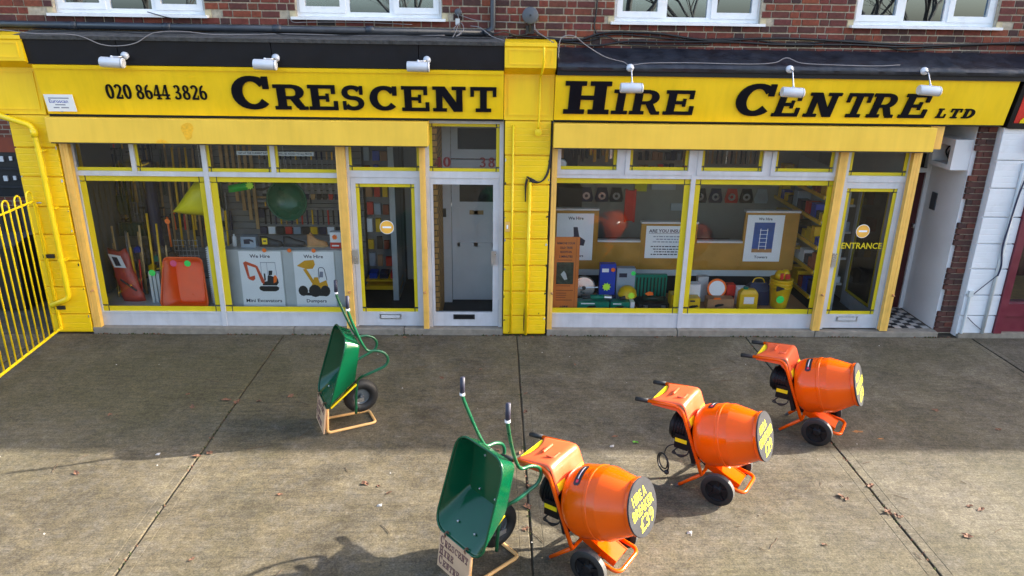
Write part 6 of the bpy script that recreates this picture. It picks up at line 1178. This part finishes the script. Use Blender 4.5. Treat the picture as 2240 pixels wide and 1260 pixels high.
for k in range(3): b = MB(); b.lathe([(0,.11),(.02,.115),(.30,.150),(.31,.158),(.325,.158),(.325,.145)],(4.02,.32,zb+.05*k),Z_,24,True,False); b.build('bucket','bucket_yellow',t,True)
b = MB(); b.ball((3.98,.30,.74),.075); b.ball((4.06,.32,.75),.07); b.build('glove','bucket_yellow',t,True); b = MB(); b.box(3.96,4.0,.22,.24,.70,.79); b.box(4.04,4.1,.24,.26,.70,.77); b.build('glove_label','red',t); b = MB()
for k in range(6): b.box(3.90+.02*k,3.93+.02*k,.158+.001*k,.168+.001*k,.55+.006*k,.62-.006*k)
b.build('print','tool_black',t); sticker(3.97,.155,.43,'fluo_green','green round sticker on the yellow buckets',.055)
# hanging blade packs along the back wall of the right shop
for i, (x, m, lab) in enumerate(((1.30,'tool_black','dark blade pack, first of the left row on the back wall'),(1.52,'tool_navy','blade pack with a silver hub, second of the left row'),(1.78,'tool_navy','blade pack with a brown hub, third of the left row'),(2.02,'tool_black','dark blade pack, fourth of the left row on the back wall'),(3.42,'tool_black','pale faced blade pack, first of the right row'),(3.68,'tool_navy','navy blade pack, second of the right row'),(3.95,'red','red blade pack in the right row'),(4.20,'tool_black','blade pack right of the red one'),(4.45,'panel_grey','grey shield shaped pack at the end of the right row'))):
    t = thing('blade_pack', (x,2.62,1.25), lab, 'pack', 'hanging blade packs'); b = MB(); b.prism([(-.10,0),(.10,0),(.115,.06),(.075,.24),(-.075,.24),(-.115,.06)],(x,2.63,1.24),X_,Z_,NY,0,.02); b.build('card',m,t); b = MB(); b.lathe([(0,.028),(0,.062),(.004,.062),(.004,.028)],(x,2.609,1.34),NY,18); b.build('blade','steel',t)
for i, (x, z, w_, h_, m, lab) in enumerate(((2.32,1.42,.20,.24,'tray_yellow','yellow green notice on the back wall'),(2.60,1.45,.40,.16,'panel_grey','wide grey notice on the back wall'),(2.95,1.10,.3,.12,'panel_grey','small pale notice lower on the back wall'),(1.0,1.62,.35,.5,'tool_black','dark cabinet at the left of the back wall'),(2.9,1.95,.5,.4,'tool_black','dark cabinet high on the back wall'))): one(MB().box(x,x+w_,2.62,2.655,z,z+h_),'wall_panel',m,lab,'panel')
random.seed(13)
for i in range(14): one(MB().box(.95+.062*i,.99+.062*i,1.9,1.95,2.02+.05*(i%3),2.35),'hanging_part',random.choice(['pole_yellow','tool_black','oak','steel','pole_yellow']),'small part hanging in a row near the ceiling on the left of the right shop','part','hanging parts near the ceiling')
for i in range(16): one(MB().tube([(2.95+.075*i,2.1,1.98),(2.95+.075*i,2.1,2.42)],.014,6),'hanging_rod',random.choice(['oak','tool_black','steel']),'thin rod hanging in a row near the ceiling of the right shop','rod','hanging rods near the ceiling')
random.seed(19)
for i in range(20):
    x = 2.35+.105*(i%10)+random.uniform(-.01,.01); z = 1.72+.22*(i//10); one(MB().box(x,x+random.uniform(.05,.09),2.60,2.655,z,z+random.uniform(.10,.17)), 'small_pack', random.choice(['tool_black','tool_black','red','pack_grey','cardboard','tool_navy','pole_yellow']), 'small carded pack high on the back wall behind the counter', 'pack', 'small packs high on the back wall')
one(MB().box(1.02,1.40,2.2,2.6,.072,1.55), 'key_cabinet', 'tool_black', 'dark machine standing in the left back corner of the right shop', 'machine')
one(MB().box(2.02,2.05,1.8,1.83,1.1,1.62).box(2.16,2.19,1.8,1.83,1.1,1.62).box(2.051,2.159,1.802,1.828,1.12,1.6),'red_edged_display','red','tall narrow red edged display behind the counter','display')
b = MB(); b.lathe([(0,0),(0,.05),(.03,.06),(.06,.05),(.06,0)],(.86,.10,2.30),NY,18); one(b,'round_spotlight','panel_grey','round lamp in the corner of the right shop toplight','lamp'); 
# shelf rack at the right with yellow edged shelves
rk = thing('shelf_rack', (4.62,1.3,.072), 'rack of yellow edged shelves at the right end of the right window', 'rack')
random.seed(17)
for z in (.32,.70,1.06,1.42,1.78):
    BX('shelf','panel_grey',rk,4.56,4.86,.55,2.30,z,z+.02); BX('shelf_edge','pole_yellow',rk,4.535,4.559,.55,2.30,z-.02,z+.03)
    y = .60
    while y < 2.15:
        w_ = random.uniform(.08,.16); h_ = random.uniform(.10,.24); m = random.choice(['tool_black','pack_blue','pole_yellow','red','paper','tool_navy','pack_grey','bucket_yellow','terracotta']); BX('stock',m,rk,4.58,4.58+random.uniform(.1,.22),y,y+w_,z+.021,z+.021+h_); y += w_+random.uniform(.01,.05)
BX('upright','panel_grey',rk,4.87,4.90,.52,2.32,.072,2.1)
ws = thing('white_shelves', (5.1,2.0,.072), 'white arched shelves with stock behind the entrance door', 'shelves')
for z in (.35,.75,1.15,1.55):
    BX('shelf','counter_top',ws,4.92,5.24,1.02,1.32,z,z+.03)
    for k in range(3): BX('stock',['paper','red','pole_yellow','pack_grey','tool_black'][(k+int(z*10))%5],ws,4.94+.1*k,5.02+.1*k,1.05,1.2,z+.031,z+.12+.05*((k*7+int(z*20))%3))
BX('back','counter_top',ws,4.92,5.24,1.321,1.35,.072,2.0); BX('side','counter_top',ws,4.905,4.919,1.02,1.35,.072,1.9)
# inner leaf of the entrance, standing open
ind2 = thing('open_inner_door', (5.1,.6,.072), 'inner glazed door with yellow tape standing open behind the entrance', 'door'); b = MB(); b.box(5.26,5.30,.15,.22,.08,2.05); b.box(5.26,5.30,.95,1.02,.08,2.05); b.box(5.26,5.30,.221,.949,.08,.28); b.box(5.26,5.30,.221,.949,1.98,2.05); b.build('frame',A,ind2); BX('pane','shop_glass',ind2,5.277,5.283,.221,.949,.281,1.979); BX('tape','tape_yellow',ind2,5.270,5.274,.221,.27,.29,1.97); BX('tape','tape_yellow',ind2,5.270,5.274,.90,.949,.29,1.97); BX('tape','tape_yellow',ind2,5.270,5.274,.2715,.8985,.29,.33)
t = thing('paint_tub', (5.05,1.35,.072), 'white tub with a dark label on the floor inside the entrance', 'tub'); b = MB(); b.lathe([(0,.13),(.28,.15),(.30,.155),(.301,0)],(4.98,1.5,.072),Z_,20,True); b.build('tub','paper',t,True); b = MB(); b.lathe([(.08,.141),(.20,.1462)],(4.98,1.5,.072),Z_,20); b.build('label_band','door_red',t)

# ================================================================== LITTER ON THE FORECOURT
random.seed(31)
lm = []
for k in range(4):
    b = MB(); n = 9; P = []
    for i in range(n):
        a = 2*math.pi*i/n; r = (.030 if i % 2 == 0 else .019)*random.uniform(.8,1.2); P.append((r*math.cos(a)*1.3, r*math.sin(a)*.8, .004+random.uniform(0,.014)))
    b.add([(0,0,.006)]+P, [(0,1+i,1+(i+1)%n) for i in range(n)]); me = bpy.data.meshes.new('leaf'); me.from_pydata([tuple(v) for v in b.v],[],b.f); me.materials.append(M['leaf_brown']); lm.append(me)
SP = [(-3.42,-1.86),(-3.27,-2.16),(-4.06,-2.32),(-1.87,-3.72),(-1.14,-3.56),(-1.02,-3.60),(-0.92,-3.70),(-2.33,-4.55),(-2.75,-3.06),(-2.83,-3.12),(0.36,-1.83),(0.34,-2.24),(0.06,-3.0),(0.28,-3.05),(1.02,-1.05),(-2.27,-1.9),(-2.0,-1.40),(-0.6,-1.45),(4.9,-2.2),(5.3,-2.6),(4.2,-3.9),(4.25,-3.95),(3.1,-3.75),(3.15,-3.8),(5.5,-4.1),(1.25,-2.75),(-0.15,-1.2),(3.9,-4.3),(2.7,-4.4),(-3.8,-3.4),(0.33,-3.6),(0.30,-3.9),(3.45,-3.6),(3.44,-4.0),(-2.80,-2.0),(-2.83,-2.05),(-2.6,-2.02),(-2.95,-2.0),(.35,-.2),(.5,-.22),(3.46,-4.02),(3.40,-3.98),(3.5,-4.05),(-1.2,-.25),(2.2,-.2),(2.8,-.19),(.32,-3.3),(.29,-4.2)]
for i, (x, y) in enumerate(SP):
    o = bpy.data.objects.new('dead_leaf', lm[i % 4]); COL.objects.link(o); o.location = (x+random.uniform(-.02,.02), y, .001); o.rotation_euler = (random.uniform(-.2,.2), random.uniform(-.2,.2), random.uniform(0,6)); s = random.uniform(.7,1.4); o.scale = (s,s,s); tag(o, 'small curled brown dead leaf lying on the concrete forecourt', 'leaf', 'dead leaves on the concrete')
tw = []
for k in range(5):
    b = MB(); L = .025+.016*k; b.tube(spline([(-L,0,.004),(-L*.3,L*.06*(-1)**k,.006),(L*.3,-L*.05,.005),(L,L*.04,.004)],3), .0022, 5)
    if k % 2: b.tube([(0,0,.007),(L*.4,L*.3,.008)], .0018, 4)
    me = bpy.data.meshes.new('twig'); me.from_pydata([tuple(v) for v in b.v],[],b.f); me.materials.append(M['twig']); tw.append(me)
for i in range(64):
    x, y = random.uniform(-4.6,6.2), random.uniform(-4.9,-0.5)
    if random.random() < .45: x = random.uniform(2.0,6.0)
    o = bpy.data.objects.new('twig', tw[i % 5]); COL.objects.link(o); o.location = (x,y,.001); o.rotation_euler = (0,0,random.uniform(0,6)); tag(o, 'thin dark twig lying on the concrete forecourt', 'twig', 'twigs on the concrete')
cr = []
b = MB(); b.add([(0,0,.012),(.014,.002,.001),(.004,.012,.001),(-.012,.006,.001),(-.006,-.011,.001),(.008,-.009,.001)], [(0,1,2),(0,2,3),(0,3,4),(0,4,5),(0,5,1)]); 
for m in ('pale_litter','twig'):
    me = bpy.data.meshes.new('grit'); me.from_pydata([tuple(v) for v in b.v],[],b.f); me.materials.append(M[m]); cr.append(me)
for i in range(110):
    o = bpy.data.objects.new('grit_chip', cr[0 if i % 3 == 0 else 1]); COL.objects.link(o); o.location = (random.uniform(-5.3,6.3), random.uniform(-4.9,-.3), .0005); o.rotation_euler = (0,0,random.uniform(0,6)); s = random.uniform(.3,.8); o.scale = (s,s,s)
    tag(o, ['pale chip of grit on the concrete forecourt','dark chip of grit on the concrete forecourt'][0 if i % 3 == 0 else 1], 'grit', ['pale grit chips','dark grit chips'][0 if i % 3 == 0 else 1])
o = bpy.data.objects.new('green_leaf', lm[0].copy()); COL.objects.link(o); o.data.materials.clear(); o.data.materials.append(M['leaf_green']); o.location = (1.43,-2.86,.002); tag(o, 'single bright green leaf between two mixers', 'leaf')
for i, (x, y, m, lab) in enumerate(((-0.98,-3.88,'pale_litter','white scrap of litter left of the nearer wheelbarrow'),(-3.22,-3.08,'pale_litter','pale scrap of wrapper at the edge of the shade'),(1.62,-4.25,'pale_litter','white scrap of litter right of the nearest mixer'),(1.18,-2.93,'pale_litter','tiny white scrap behind the nearest mixer'))):
    one(MB().add([(x-.022,y-.010,.002),(x+.020,y-.014,.004),(x+.026,y+.010,.016),(x-.014,y+.014,.006),(x,y,.018)],[(0,1,4),(1,2,4),(2,3,4),(3,0,4)]),'litter_scrap',m,lab,'litter')
random.seed(55); b = MB(); b2 = MB()
for i in range(900):
    if i < 520: x, y = random.uniform(-5.3,6.3), -.118-abs(random.gauss(0,.018))
    else: x, y = random.choice((-2.821,.309,3.431))+random.gauss(0,.012), random.uniform(-6.2,-.2)
    if i < 520 and math.sin(x*2.1)+math.sin(x*5.3+1) < -.2: continue
    if i >= 520 and math.sin(y*3.1+x)+math.sin(y*1.3) < 0: continue
    r = random.uniform(.004,.012); k0 = random.uniform(0,6); z0 = -.012 if i < 520 else -.010
    (b if i % 3 else b2).add([(x+r*math.cos(k0+k*1.2566)*1.6, y+r*math.sin(k0+k*1.2566), z0) for k in range(5)]+[(x,y,z0+.016+r*.5)], [(k,(k+1)%5,5) for k in range(5)])
o = b.build('joint_moss', 'moss', None); tag(o, 'dark green moss and dirt along the joints and shopfront base', 'moss', kind='stuff')
o = b2.build('joint_debris', 'leaf_brown', None); tag(o, 'brown leaf crumbs caught along the joints and shopfront base', 'leaf litter', kind='stuff')
b = MB()
for (x, y, a, c) in ((3.80,-2.64,.055,.022),(3.97,-2.78,.03,.012),(3.60,-2.42,.04,.016)):
    b.add([(x+a*math.cos(k*.524)*(1+.3*math.sin(k*2.3)), y+c*math.sin(k*.524)*(1+.3*math.cos(k*1.7)), .0035) for k in range(12)], [tuple(range(12))])
one(b,'spray_marks','spray_orange','faded orange spray paint marks on the concrete beside the farthest mixer','paint mark')

# ================================================================== BARE STREET TREES across the road (seen reflected in the glass)
def bare_tree(x, y, h, seed, label):
    rnd = random.Random(seed); t = thing('bare_tree', (x,y,-.1), label, 'tree', 'bare trees across the road'); tk = MB(); cw = MB()
    def grow(p, d, L, r, lev):
        n = 3; P = [p]; q = p.copy(); dd = d.copy()
        for i in range(n): dd = (dd+Vector((rnd.uniform(-1,1),rnd.uniform(-1,1),rnd.uniform(-.5,.8)))*.16).normalized(); q = q+dd*(L/n); P.append(q.copy())
        (tk if lev < 2 else cw).tube(P, [r*(1-.35*i/n) for i in range(n+1)], 6 if lev < 3 else 3, False)
        if lev >= 6: return
        for k in range(3):
            e = (dd+Vector((rnd.uniform(-1,1),rnd.uniform(-1,1),rnd.uniform(-.35,.6)))*.75).normalized(); grow(P[-1] if k < 2 else P[-2], e, L*rnd.uniform(.62,.82), r*.52, lev+1)
    grow(Vector((x,y,-.12)), Vector((rnd.uniform(-.05,.05),0,1)), h*.24, h*.020, 0)
    tk.build('trunk','bark',t); cw.build('crown','bark',t)
for i, (x, y, h) in enumerate(((-24,-34,15),(-17,-29,14),(-10,-36,16),(-4,-29,13),(6.6,-26,16),(12.5,-34,15),(18.5,-28,14),(26,-36,16))):
    bare_tree(x, y, h, 40+i, ['leafless tree across the road, farthest left','leafless tree across the road, second from the left','tall leafless tree across the road, third from the left','leafless tree straight across the road from the pillar','thick trunked leafless tree across the road opposite the right shop','leafless tree across the road, third from the right','leafless tree across the road, second from the right','leafless tree across the road, farthest right'][i])
